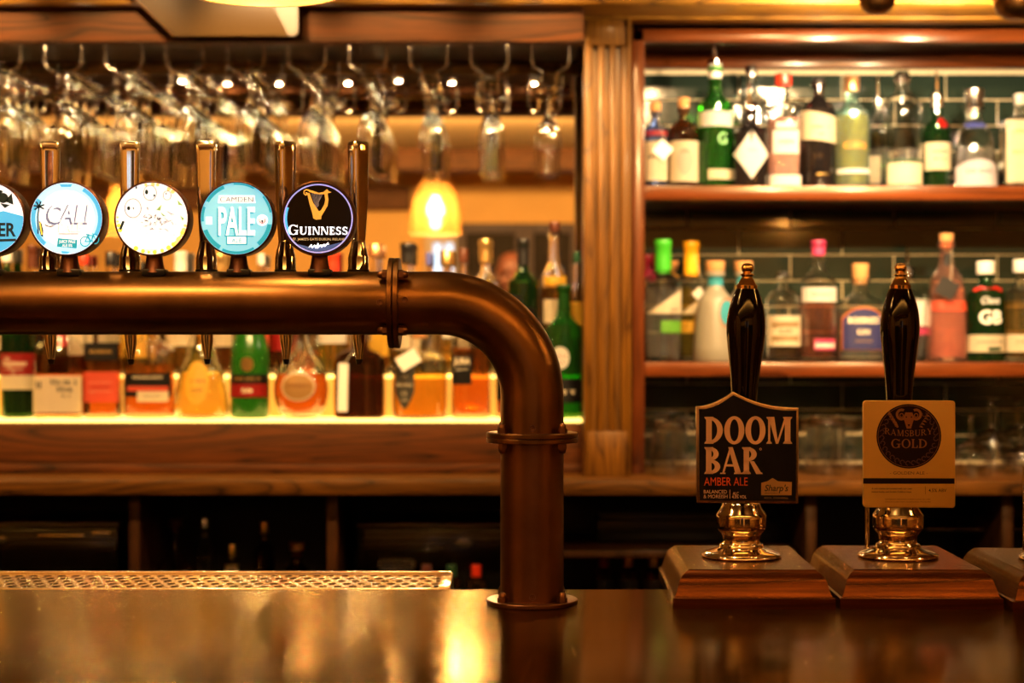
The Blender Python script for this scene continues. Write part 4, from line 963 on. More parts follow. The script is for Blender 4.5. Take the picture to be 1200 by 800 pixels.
up(306, .285, .048, 'square', G0, LA, ('screw', WHC, .03), [(.15, .5, .9, SALM)], 'bottle with a white cap and salmon label behind the green cognac', n=5)
up(330, .292, .048, 'tall', G0, LD, ('foil', BRNC, .05), [(.2, .5, .9, RED)], 'dark bottle with a brown capsule and red label left of the bulbous decanter')
up(390, .29, .074, 'tall', G0, LY, ('foil', REDC, .045), [(.26, .56, .92, WHITEP)], 'pale bottle with a red capsule and white label behind the dark brown bottle')
up(440, .308, .072, 'square', G0, LA, ('screw', COPC, .035, .018), [(.15, .45, .92, YELL)], 'golden bottle with a coppery orange cap left of the pipe flange', n=5)
up(478, .31, .07, 'bordeaux', G0, LY, ('foil', BLKC, .045, .019), [(.2, .42, .9, PAPER)], 'pale bottle with a black waxed top right of the pipe flange')
up(503, .288, .035, 'tall', G0, LC, ('screw', BLUC, .035), [], 'slim clear bottle with a violet blue cap right of the pipe flange')
up(524, .292, .040, 'tall', G0, LY, ('screw', GOLDC, .04, .0175), [(.30, .48, .55, WHITEP)], 'pale bottle with a broad gold cap above the elbow')
up(543, .298, .035, 'tall', G0, LA, ('screw', BRNC, .04, .010), [(.2, .5, .9, PAPER)], 'slim bottle with a brown cap above the elbow')
up(569, .318, .064, 'bordeaux', G0, LY, ('foil', GOLDC, .05, .0165), [(.3, .52, .9, PAPER), (.9, .93, .33, BLKC)], 'clear bottle with a pale gold capsule and black band left of the green bottles')
up(613, .32, .072, 'bordeaux', GDKG, LG, ('foil', BLKC, .06, .0155), [(.3, .5, .8, BLKL)], 'dark green bottle with a black capsule above the elbow')
up(650, .345, .066, 'tall', G0, LA, ('cork', BRNC, .02, .012), [(.36, .52, .8, PAPER), (.62, .68, .8, YELL)], 'tall amber bottle with a yellow band, the tallest above the elbow')
up(676, .29, .034, 'tall', G0, LY, ('screw', DGNC, .03), [(.3, .6, .9, YELL)], 'bottle with a yellow label touching the pilaster')

# ---- gin shelves
S1 = PZ(217.5, 3.8) + .0004; S2 = PZ(424.5, 3.8) + .0004; SF = 3.895
def Hs(ytop, zb, D=SF): return PZ(ytop, D) - zb
GA = 'gin bottles on the top shelf'; GB_ = 'gin bottles on the middle shelf'
def s1(x, yt, wpx, shape, glass, liq, fill, cap, labs, label, texts=(), D=SF, **k):
    return bottle(x, D, S1, Hs(yt, S1, D), wpx / F * D, shape, glass, liq, fill, cap, labs, texts, label, GA, **k)
def s2(x, yt, wpx, shape, glass, liq, fill, cap, labs, label, texts=(), D=SF, **k):
    return bottle(x, D, S2, Hs(yt, S2, D), wpx / F * D, shape, glass, liq, fill, cap, labs, texts, label, GB_, **k)
s1(768, 131, 29, 'apoth', GBLU, LC, .6, ('cork', CORK, .022, .013), [(.10, .60, .93, PAPER), (.68, .74, .9, RED)], 'blue bottle with cork and cream label, leftmost on the top shelf', [('DRY GIN', .4, .006, .04, INK, 'serif')], tags=[(.014, .088, .036, .036, .7, WHITEP)])
s1(801, 127, 36, 'apoth', GBRN, LC, .6, ('cork', CORK, .024, .013), [(.08, .58, .93, PAPER), (.16, .50, .55, mat('faded_print', 'D8C0A8', .6), 'oval')], 'brown apothecary gin bottle with cork and cream label on the top shelf', [('GIN', .45, .006, .02, BRP, 'serif')])
s1(838, 78, 41, 'bordeaux', GGRN, LG, .6, ('foil', WHC, .028, .0165, 'pourer'), [(.50, .62, .97, WHITEP), (.07, .15, .7, PAPER, 'rect', 'label', .2)], 'bright green gin bottle with a white shoulder label and pourer on the top shelf', [('G', .40, .026, .02, mat('pale_green_print', '9AD890', .5), 'sans', .3)])
s1(880, 79, 38, 'square', G0, LC, .3, ('screw', SILC, .03), [], 'clear square bottle at the back of the top shelf, between green and dark bottles', D=4.03, n=5)
s1(878, 128, 42, 'squat', GBLK, None, 0, ('pourer', CHROME, .02, .012), [(.10, .72, .97, WHITEP, 'diamond')], 'black bottle with a large white diamond label on the top shelf', [('GIN', .46, .007, .022, PAPER, 'sans')], n=3, D=3.87)
s1(918, 88, 40, 'square', G0, LR, .62, ('screw', REDC, .034, .0185), [(.30, .50, .75, WHITEP), (.52, .57, .6, WHITEP), (.02, .11, .9, WHITEP)], 'clear pink-tinted gin bottle with a tall red cap on the top shelf', [('GIN', .4, .010, .035, RED, 'sans')], n=3)
s1(959, 97, 40, 'apoth', GBLK, None, 0, ('ball', BLKC, .014, .013), [(.46, .73, .97, PAPER, 'slant')], 'black apothecary bottle with a slanted cream label on the top shelf', [("HENDRICK'S", .57, .006, .045, INK, 'serif', -.1), ('GIN', .5, .004, .012, INK, 'serif'), ("HENDRICK'S", .13, .004, .03, GOLDI, 'sans', .1)])
s1(998, 92, 42, 'bordeaux', GTUR, mat('flaked_gold_liquid', 'E8901C', .1, 0, .45, 1.34, noise=.6, nscale=90), .66, ('screw', COPC, .04, .0175), [(.13, .17, .9, WHITEP)], 'turquoise glass bottle of orange liquid with a copper cap on the top shelf', [('GIN', .38, .012, .05, ORNG, 'serif')])
s1(1029, 120, 30, 'apoth', G0, LC, .5, ('pourer', CHROME, .02, .010), [(.1, .4, .9, PAPER)], 'slim clear bottle with a steel pourer at the back of the top shelf', D=4.0)
s1(1057, 90, 49, 'apoth', G0, LC, .35, ('cork', G0, .012, .016), [(.03, .22, .82, PAPER), (.225, .25, .84, DGNC)], 'large round-shouldered clear bottle with a low cream label on the top shelf', seg=40)
s1(1098, 115, 31, 'bordeaux', GDKG, LG, .6, ('foil', SILC, .022, .0165, 'pourer'), [(.20, .50, .97, PAPER), (.66, .78, .38, REDWAX, 'oval', 'wax_seal', .3)], 'dark green gin bottle with a round red seal and pourer on the top shelf', [('LONDON', .40, .006, .035, INK, 'serif'), ('DRY GIN', .32, .005, .03, INK, 'serif')])
s1(1142, 126, 52, 'taper', G0, LC, .5, ('cork', SILC, .042, .0215), [(.02, .34, .93, mat('frost_print', 'D8D0D4', .7), 'arch'), (.74, .80, .9, BLUC)], 'tapered clear gin bottle with a tall silver stopper on the top shelf', [('GIN MARE', .2, .010, .062, mat('grey_print', '77727C', .5), 'serif')])
s1(1196, 112, 46, 'square', G0, LC, .6, ('screw', WHC, .03, .013), [(.06, .72, .93, PAPER)], 'square clear bottle with a tall cream label at the right end of the top shelf', [('LONDON', .6, .010, .07, GOLDI, 'serif'), ('DRY GIN', .38, .008, .06, GOLDI, 'serif')], n=6, dr=.8)
s2(760, 300, 26, 'bordeaux', G0, LC, .6, ('foil', CRIM, .06, .0165), [], 'clear bottle with a crimson capsule behind the green-capped bottle', D=4.02)
s2(777, 283, 44, 'bordeaux', G0, LC, .62, ('foil', GRNC, .075, .0205), [(.40, .60, .92, PAPER, 'tri'), (.24, .34, .55, GRNL, 'rect', 'label', .35)], 'clear gin bottle with a green capsule and green label band on the middle shelf', [('GIN', .43, .007, .02, INK, 'sans', .5)])
s2(810, 285, 32, 'bordeaux', G0, LYY, .62, ('foil', YELC, .08, .019), [(.40, .56, .92, PAPER, 'tri'), (.24, .34, .9, YELL)], 'yellow gin bottle with a yellow capsule on the middle shelf', [('GIN', .43, .007, .02, INK, 'sans', .3)], D=3.975, tags=[(.024, .150, .052, .024, -.75 + 1.57, WHITEP)])
s2(790, 312, 22, 'apoth', G0, LC, .6, ('cork', CORK, .014, .011), [], 'small clear bottle with a cork at the back of the middle shelf', D=4.05)
s2(838, 318, 52, 'taper', GFRO, None, 0, ('cork', CORK, .024, .0215), [(.84, .95, .36, TURQ), (.38, .70, .40, ORNG, 'oval', 'label', .45), (.40, .68, .35, TURQ, 'oval', 'label_centre', .45)], 'frosted grey bottle with cork and turquoise roundel on the middle shelf', D=3.872)
s2(871, 318, 46, 'taper', GFRO, None, 0, ('cork', CORK, .024, .0215), [(.84, .95, .36, TURQ), (.78, .84, .5, YELL)], 'frosted bottle with a cork and yellow neck band behind the left pump handle', D=3.99)
s2(918, 322, 40, 'apoth', G0, lq('dark_rum_liquid', '5A3A20'), .50, ('ball', BLKC, .008, .011), [(.18, .53, .95, PAPER), (.24, .30, .8, mat('brown_faded_print', 'B09468', .6)), (.40, .46, .8, mat('brown_faded_print', 'B09468', .6))], 'rounded dark bottle with a cream label right of the left pump handle', [('GIN', .35, .009, .03, BRP, 'serif')])
s2(959, 284, 42, 'tall', G0, LP, .62, ('foil', PNKC, .03, .0165), [(.50, .62, .96, WHITEP), (.10, .19, .6, PINKL, 'rect', 'label', .2), (.12, .155, .55, WHITEP, 'rect', 'label', .2)], 'pink gin bottle with a pink capsule on the middle shelf', [("Gordon's", .565, .007, .045, INK, 'script')])
s2(1008, 327, 56, 'squat', G0, LC, .6, ('cork', CORK, .036, .0185), [(.14, .66, .88, ORNG, 'arch'), (.145, .64, .84, NVL, 'arch')], 'clear gin bottle with a large arched blue label on the middle shelf', [('BOODLES', .50, .014, .072, PAPER, 'serif'), ('GIN', .36, .011, .03, PAPER, 'serif'), ('LONDON DRY', .25, .004, .04, GOLDI, 'sans')], n=3, dr=.7)
s2(1063, 320, 42, 'squat', G0, LC, .55, ('pourer', CHROME, .02, .010), [(.40, .70, .9, WHITEP), (.30, .38, .9, PINKL)], 'clear square bottle with white and pink labels behind the right pump handle', n=6, dr=.8, D=3.98)
s2(1109, 283, 46, 'taper', gl('rose_glass', 'E8A890'), LR, .62, ('cork', CORK, .018, .0155), [(.42, .50, .9, SALM), (.80, .90, .22, BLKL)], 'rosy ribbed gin bottle with a black neck tag on the middle shelf', [('GIN', .55, .007, .03, INK, 'sans')], n=4, tags=[(-.012, .170, .046, .042, .5, BLKL)])
s2(1155, 308, 44, 'bordeaux', GDKG, LG, .6, ('screw', WHC, .034, .0205), [(.10, .27, .97, PAPER), (.11, .15, .35, DGNC, 'rect', 'label', .2)], 'dark green bottle with white lettering, white cap and red ribbon on the middle shelf', [('Chase', .62, .016, .042, WHITEP, 'script'), ('GB', .45, .030, .052, WHITEP, 'bold'), ('LONDON GIN', .20, .006, .06, INK, 'sans')])
s2(1198, 306, 42, 'bordeaux', G0, lq('pale_amber_liquid', 'E8B45C'), .6, ('screw', WHC, .034, .0205), [(.10, .27, .97, PAPER), (.35, .60, .5, WHITEP, 'rect', 'label', .5)], 'white-capped bottle of amber liquid at the right end of the middle shelf', [('LONDON', .20, .006, .05, INK, 'sans')])
# red ribbon on the green bottle
for o in [o for o in COL.objects if o.get('label', '').startswith('dark green bottle with white lettering')]:
    X, Y, Z = o.location
    obj('ribbon', tube(new(), [(X - .028, Y - .012, Z + .165), (X - .016, Y - .022, Z + .172), (X, Y - .025, Z + .168), (X + .018, Y - .02, Z + .172), (X + .03, Y - .012, Z + .165)], [.006, .004, .003, .004, .006], 8), REDWAX, o)

# ================================================================= glasses
def stem_glass(profile_out, t=.0012, seg=28):
    """open thin-walled glass from outer profile (r, h) foot first; inner wall offset"""
    return None
FLUTE = sm([(0, 0), (.033, .0005), (.0345, .0012), (.030, .0028), (.012, .006), (.0045, .012), (.0036, .030), (.0036, .062), (.0050, .074), (.013, .084), (.024, .104), (.0300, .130), (.0310, .155), (.0285, .195), (.0268, .222)], 3)
FL_IN = sm([(.0256, .222), (.0272, .195), (.0297, .155), (.0287, .130), (.0227, .104), (.0115, .087), (0, .080)], 3)
def glass_mesh(name, po, pi_):
    bm = lathe(new(), po + pi_, (0, 0, 0), 26, None, close=False); bmesh.ops.recalc_face_normals(bm, faces=bm.faces)
    me = bpy.data.meshes.new(name); bm.to_mesh(me); bm.free(); me.materials.append(GLASS)
    me.polygons.foreach_set('use_smooth', [True] * len(me.polygons)); me.set_sharp_from_angle(angle=radians(60)); return me
FM = glass_mesh('wine_glass', [(r, h * .91) for r, h in FLUTE], [(r, h * .91) for r, h in FL_IN])
RAILZ = PZ(83, 3.66)
colX = [.0845 - .1341 * k for k in range(11)]
rows_n = [1, 2, 2, 3, 3, 4, 4, 4, 4, 4, 3]
ordw = ['first', 'second', 'third', 'fourth', 'fifth', 'sixth', 'seventh', 'eighth', 'ninth', 'tenth', 'eleventh']
roww = [['only glass'], ['front glass', 'rear glass'], ['front glass', 'middle glass', 'rear glass'], ['front glass', 'second glass from the front', 'third glass from the front', 'rear glass']]
for i, X in enumerate(colX):
    r = thing('glass_rack_rail', (X, 3.8, RAILZ), 'pair of hanging wire rails for glasses, %s pair left of the pilaster' % ordw[i] if i else 'pair of hanging wire rails for glasses nearest the pilaster', 'glass rack', 'wire rails under the overhead shelf')
    for s in (-1, 1):
        zt_ = MZ1 + .031
        p = [(X + s * .041, 3.66, zt_), (X + s * .041, 3.66, RAILZ + .022), (X + s * .038, 3.66, RAILZ + .010), (X + s * .028, 3.662, RAILZ + .002), (X + s * .019, 3.668, RAILZ), (X + s * .017, 3.69, RAILZ), (X + s * .017, 3.96, RAILZ - .002), (X + s * .019, 3.978, RAILZ), (X + s * .030, 3.984, RAILZ + .004), (X + s * .036, 3.985, RAILZ + .012), (X + s * .036, 3.985, zt_)]
        obj('wire', tube(new(), p, .0021, 8), WIRE, r)
    nrow = rows_n[i]
    for j in range(nrow):
        g = bpy.data.objects.new('wine_glass', FM); COL.objects.link(g)
        g.location = (X + random.uniform(-.002, .002), 3.925 - (nrow - 1 - j) * .0735 + random.uniform(-.002, .002), RAILZ + .0045)
        g.rotation_euler = (pi + random.uniform(-.02, .02), random.uniform(-.02, .02), random.uniform(0, 6))
        tag(g, 'hanging wine glass, %s on %s' % (roww[nrow - 1][j], ('%s rails left of pilaster' % ordw[i]) if i else 'rails nearest pilaster'), 'wine glass', 'wine glasses hanging from the wire rails')
# glasses on the back counter under the gin shelves
CT = PZ(563, 3.6) + .0004
TUMB = sm([(0, 0), (.030, 0), (.033, .002), (.036, .012), (.0405, .040), (.0440, .070), (.0425, .100), (.0385, .125)], 3)
TU_IN = sm([(.0370, .125), (.0410, .100), (.0424, .070), (.0389, .040), (.0330, .013), (0, .009)], 3)
TMH = glass_mesh('tumbler', TUMB, TU_IN)
COUPE = sm([(0, 0), (.036, .0006), (.0375, .0014), (.012, .005), (.0045, .010), (.0038, .040), (.0045, .058), (.016, .064), (.036, .078), (.0450, .100), (.0462, .118), (.0430, .140)], 3)
CO_IN = sm([(.0418, .140), (.0450, .118), (.0438, .100), (.0348, .080), (.014, .067), (0, .064)], 3)
CMH = glass_mesh('coupe_glass', COUPE, CO_IN)
def stand(me, name, x, y, h, label, group, up=True, s=1.0, base=CT):
    g = bpy.data.objects.new(name, me); COL.objects.link(g); g.location = (PX(x, y), y, base + (h * s if not up else 0)); g.scale = (s, s, s)
    if not up: g.rotation_euler = (pi, 0, random.uniform(0, 6))
    tag(g, label, 'glass', group); return g
GT = 'upturned tumblers on the back counter'
stand(TMH, 'tumbler', 785, 3.76, .125, 'upturned stemless glass standing left of the shield-shaped pump clip, in front', GT, False)
stand(TMH, 'tumbler', 808, 3.90, .125, 'upturned stemless glass half hidden by the left edge of the shield-shaped clip', GT, False)
stand(TMH, 'tumbler', 770, 3.97, .125, 'upturned stemless glass at the back in the left corner under the shelves', GT, False)
stand(TMH, 'tumbler', 968, 3.76, .125, 'upturned stemless glass in front between the two pump clips', GT, False, 1.08)
stand(TMH, 'tumbler', 948, 3.92, .125, 'upturned stemless glass at the back just right of the shield-shaped clip', GT, False)
stand(TMH, 'tumbler', 995, 3.92, .125, 'upturned stemless glass at the back just left of the cream pump clip', GT, False)
GC = 'upturned stemmed glasses on the back counter'
for x, y, s, l in ((1138, 3.735, 1.0, 'short stemmed glass standing upside down right of the cream pump clip, in front'), (1162, 3.87, 1.22, 'tall stemmed glass standing upside down at the back right of the cream clip'),
                   (1104, 3.90, .95, 'short stemmed glass standing upside down behind the right edge of the cream clip'), (1196, 3.78, .82, 'small stemmed glass standing upside down at the right edge of the picture'),
                   (1192, 4.035, 1.2, 'tall stemmed glass upside down at the very back near the right edge'), (1240, 3.90, 1.2, 'tall stemmed glass upside down just beyond the right edge')):
    stand(CMH, 'stemmed_glass', x, y, .140, l, GC, False, s)

# ================================================================= things under the counter
def app(x0, x1, D, yt, label, plate=True):
    X0, X1 = PX(x0, D), PX(x1, D); zt_ = PZ(yt, D); r = thing('bottle_cooler', ((X0 + X1) / 2, D + .1, .80), label, 'cooler')
    obj('body', B(X0, X1, D, 4.04, .8004, zt_ - .012, .006), mat('glossy_black_body', (.008, .007, .006), .15), r)
    obj('lid', B(X0 - .004, X1 + .004, D - .006, 4.04, zt_ - .011, zt_, .005), mat('brown_edge_lid', '3A2210', .3), r)
    obj('trim_strip', B(X0 + .01, X1 - .01, D - .004, D, zt_ - .040, zt_ - .036, .001), DARKM, r)
    return r, X0, X1, zt_
c1, a_, b_, z_ = app(418, 596, 3.765, 613, 'glossy black cooler with oval badge under the counter, left of the tower')
obj('badge_plate', lathe(new(), [(0, 0), (.022, 0), (.020, .003), (0, .004)], (PX(543, 3.73), 3.764, PZ(638, 3.74)), 24, Matrix.Rotation(pi / 2, 4, 'X') @ Matrix.Diagonal((1, .5, 1, 1)), close=False), SILC, c1)
pp_ = obj('name_plate', prism(new(), [(PX(x, 3.736), PZ(y, 3.736)) for x, y in rrect(442, 656, 486, 669.5, 6)], 3.756, 3.7645), SILC, c1, smooth=False)
obj('lettering', flat(new(), up_(sans('GAS COLD', 7, 0, 0, 34, .02), 464, 663), lambda u, v: Vector((PX(u, 3.736), 3.7555, PZ(v, 3.736)))), INK, pp_, smooth=False, normals=False)
c2, a_, b_, z_ = app(-190, 138, 3.76, 612, 'glossy black cooler under the counter at the left edge')
obj('handle', B(PX(46, 3.75), PX(100, 3.75), 3.74, 3.76, PZ(629, 3.75), PZ(626, 3.75), .001), BRASS, c2)
obj('badge_plate', lathe(new(), [(0, 0), (.016, 0), (.014, .003), (0, .004)], (PX(2, 3.75), 3.759, PZ(633, 3.75)), 20, Matrix.Rotation(pi / 2, 4, 'X') @ Matrix.Diagonal((1, .6, 1, 1)), close=False), SILC, c2)
obj('latch', B(PX(108, 3.75), PX(129, 3.75), 3.75, 3.76, PZ(627, 3.75), PZ(623, 3.75), .001), SILC, c2)
SHZ = .8004
bottle(205, 3.85, SHZ, PZ(617, 3.85) - SHZ, .105, 'flagon', G0, LD, .3, ('cork', BRNC, .02, .018), [(.3, .42, .6, PAPER)], (), 'bulbous decanter bottle with a brown stopper in the dark cupboard')
bottle(272, 3.80, SHZ, PZ(640, 3.8) - SHZ, .034, 'tall', G0, LY, .6, ('screw', GOLDC, .03), [(.5, .7, .9, PAPER)], (), 'small slim bottle with a gold cap in the dark cupboard')
bottle(348, 3.86, SHZ, PZ(645, 3.86) - SHZ, .07, 'longneck', GBRN, LD, .5, ('cork', COPC, .02, .017), [(.2, .5, .9, BLKL)], (), 'brown bottle with a copper stopper right of the slim bottles in the dark cupboard')
bottle(240, 3.88, SHZ, PZ(608, 3.88) - SHZ, .05, 'tall', G0, LC, .3, ('screw', SILC, .03), [], (), 'tall slim clear bottle standing in the dark cupboard')
bottle(310, 3.84, SHZ, PZ(613, 3.84) - SHZ, .045, 'tall', GBRN, LD, .5, ('screw', GOLDC, .03), [], (), 'tall brown bottle beside the small gold-capped one in the cupboard')
for k, (x, cm, l) in enumerate(((500, BRNC, 'brown'), (529, DGNC, 'green'), (558, REDC, 'red'), (708, CRIM, 'crimson'), (736, COPC, 'copper'), (766, GOLDC, 'gold'))):
    bottle(x, 3.70 if k < 3 else 3.84, SHZ, PZ(662 if k < 3 else 660, 3.72) - SHZ, .05, 'tall', GBRN, LD, .6, ('screw', cm, .03), [(.2, .5, .9, BLKL)], (), 'small mixer bottle with a %s cap low in the dark cupboard' % l, 'small bottles low under the counter')
# bottle crate rack at the right
rk = thing('wire_basket', (PX(1140, 3.8), 3.85, PZ(618, 3.8)), 'dark wire basket on a rail under the counter at the right', 'basket')
for k in range(24):
    xx = PX(1088 + k * 7, 3.78); obj('basket_wire', tube(new(), [(xx, 3.78, PZ(620, 3.78)), (xx, 3.78, PZ(604, 3.78)), (xx, 3.80, PZ(603, 3.78))], .0016, 6), DARKM, rk)
obj('basket_rim', tube(new(), [(PX(1086, 3.78), 3.778, PZ(620, 3.78)), (PX(1252, 3.78), 3.778, PZ(620, 3.78))], .0028, 8), STEEL, rk)
obj('basket_base', B(PX(1086, 3.78), PX(1252, 3.78), 3.78, 4.05, PZ(622, 3.78), PZ(620.5, 3.78)), DARKM, rk)
obj('basket_top', tube(new(), [(PX(1086, 3.78), 3.80, PZ(603, 3.78)), (PX(1252, 3.78), 3.80, PZ(603, 3.78))], .002, 8), DARKM, rk)
bx = thing('black_crate', (PX(830, 3.9), 3.95, PZ(645, 3.72) + .0004), 'dark storage crate on the shelf under the counter behind the shield clip', 'crate')
X0, X1, zz0, zz1 = PX(700, 3.86), PX(935, 3.86), PZ(645, 3.72) + .0004, PZ(610, 3.86)
for a, b, c_, d in ((X0, X1, 3.86, 3.868), (X0, X1, 4.04, 4.048), (X0, X0 + .008, 3.868, 4.04), (X1 - .008, X1, 3.868, 4.04)): obj('side', B(a, b, c_, d, zz0, zz1, .002), BLACKP, bx)
obj('base', B(X0, X1, 3.868, 4.04, zz0, zz0 + .006), BLACKP, bx)

# ================================================================= lamps
SHADE = mat('ribbed_lamp_glass', (1, .74, .38), .24, 0, .7, 1.3)
def pendant(X, Y, label):
    r = .0975; z0 = PZ(-12, 1.87) + (0); root = thing('pendant_lamp', (X, Y, z0), label, 'lamp', 'glass pendant lamps along the bar')
    po = [(.0975, 0), (.0975, .006), (.0945, .03), (.090, .08), (.080, .13), (.064, .17), (.045, .20), (.028, .222), (.020, .235)]
    bm = new(); seg = 96; rings = []
    for rr, h in sm(po, 2) + [(q[0] - .004, q[1]) for q in sm(po, 2)[::-1]]:
        ring = []
        for k in range(seg):
            a = 2 * pi * k / seg; w = rr * (1 + (.018 if k % 2 else -.006) * (1 if .01 < h < .2 else 0)); ring.append(bm.verts.new((X + w * cos(a), Y + w * sin(a), z0 + h)))
        rings.append(ring)
    for a, b in zip(rings, rings[1:] + rings[:1]):
        for k in range(seg): bm.faces.new((a[k], a[(k + 1) % seg], b[(k + 1) % seg], b[k]))
    obj('glass_shade', bm, SHADE, root, ang=70)
    bz = z0 + .09
    obj('bulb', lathe(new(), sm([(0, bz - .032), (.018, bz - .027), (.029, bz - .005), (.026, bz + .015), (.014, bz + .035), (.012, bz + .05)], 3), (X, Y, 0), 24), mat('lit_bulb', (1, .8, .5), .4, emis=(1, .66, .28), es=95), root)
    obj('lamp_holder', lathe(new(), [(.017, bz + .05), (.018, z0 + .20), (.024, z0 + .228), (.026, z0 + .25), (.014, z0 + .27), (.006, z0 + .285)], (X, Y, 0), 24), BRASS, root)
    obj('cable', tube(new(), [(X, Y, z0 + .28), (X, Y, 2.43)], .003, 8), BLACKP, root)
    obj('ceiling_rose', lathe(new(), [(.04, 2.45), (.04, 2.435), (.01, 2.42)], (X, Y, 0), 24), BRASS, root)
    l = bpy.data.lights.new('bulb_light', 'POINT'); l.energy = 1.6; l.color = WARM; l.shadow_soft_size = .02
    lo = bpy.data.objects.new('bulb_light', l); COL.objects.link(lo); lo.location = (X, Y, z0 + .040)
pendant(PX(306, 1.87), 1.87, 'ribbed glass pendant lamp hanging over the bar, its rim at the top edge')
pendant(-1.41, 1.87, 'second glass pendant lamp over the bar, reflected in the mirror left of the taps')
pendant(1.05, 1.87, 'third glass pendant lamp over the bar beyond the right picture edge')
# copper lamp housings hung from the ceiling at top right
for x, y, r, l in ((1028, 19, .037, 'dark round copper spotlight housing at the top edge above the gin shelves'), (1190, 25, .042, 'round copper spotlight housing at the top right corner')):
    D = 3.3; X = PX(x, D); zb_ = PZ(y, D) + .002; root = thing('spotlight_housing', (X, D, zb_), l, 'lamp', 'round copper spotlight housings')
    obj('shell', lathe(new(), sm([(0, zb_), (r * .45, zb_ + .003), (r * .85, zb_ + .016), (r, zb_ + .040), (r * .95, zb_ + .066), (r * .6, zb_ + .085), (.008, zb_ + .092)], 4), (X, D, 0), 36), COPPER, root)
    obj('stem', tube(new(), [(X, D, zb_ + .09), (X, D, 2.44)], .006, 10), COPPERD, root)
    obj('ceiling_plate', lathe(new(), [(.04, 2.45), (.04, 2.44), (.01, 2.435)], (X, D, 0), 24), COPPERD, root)
# cream panel hanging before the oak beam
pnl = thing('cream_panel', (PX(268, 3.5), 3.5, PZ(42, 3.5)), 'smooth cream panel with a slanted left side hanging before the oak beam', 'panel')
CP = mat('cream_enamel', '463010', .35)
pts = [(205, 42), (345, 42), (349.5, 38), (349.5, -40), (118, -40)]
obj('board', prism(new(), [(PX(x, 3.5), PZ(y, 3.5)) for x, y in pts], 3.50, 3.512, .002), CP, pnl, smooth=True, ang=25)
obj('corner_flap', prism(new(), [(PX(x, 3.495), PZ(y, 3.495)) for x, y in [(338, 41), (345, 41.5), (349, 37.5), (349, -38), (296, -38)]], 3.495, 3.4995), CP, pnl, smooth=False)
obj('edge_bead', tube(new(), [(PX(204, 3.5), 3.5, PZ(43, 3.5)), (PX(117, 3.5), 3.5, PZ(-40, 3.5))], .0022, 8), BRASS, pnl)
for xx in (180, 330): obj('hanger', tube(new(), [(PX(xx, 3.5), 3.506, PZ(-38, 3.5)), (PX(xx, 3.5), 3.506, 2.448)], .003, 8), WIRE, pnl)

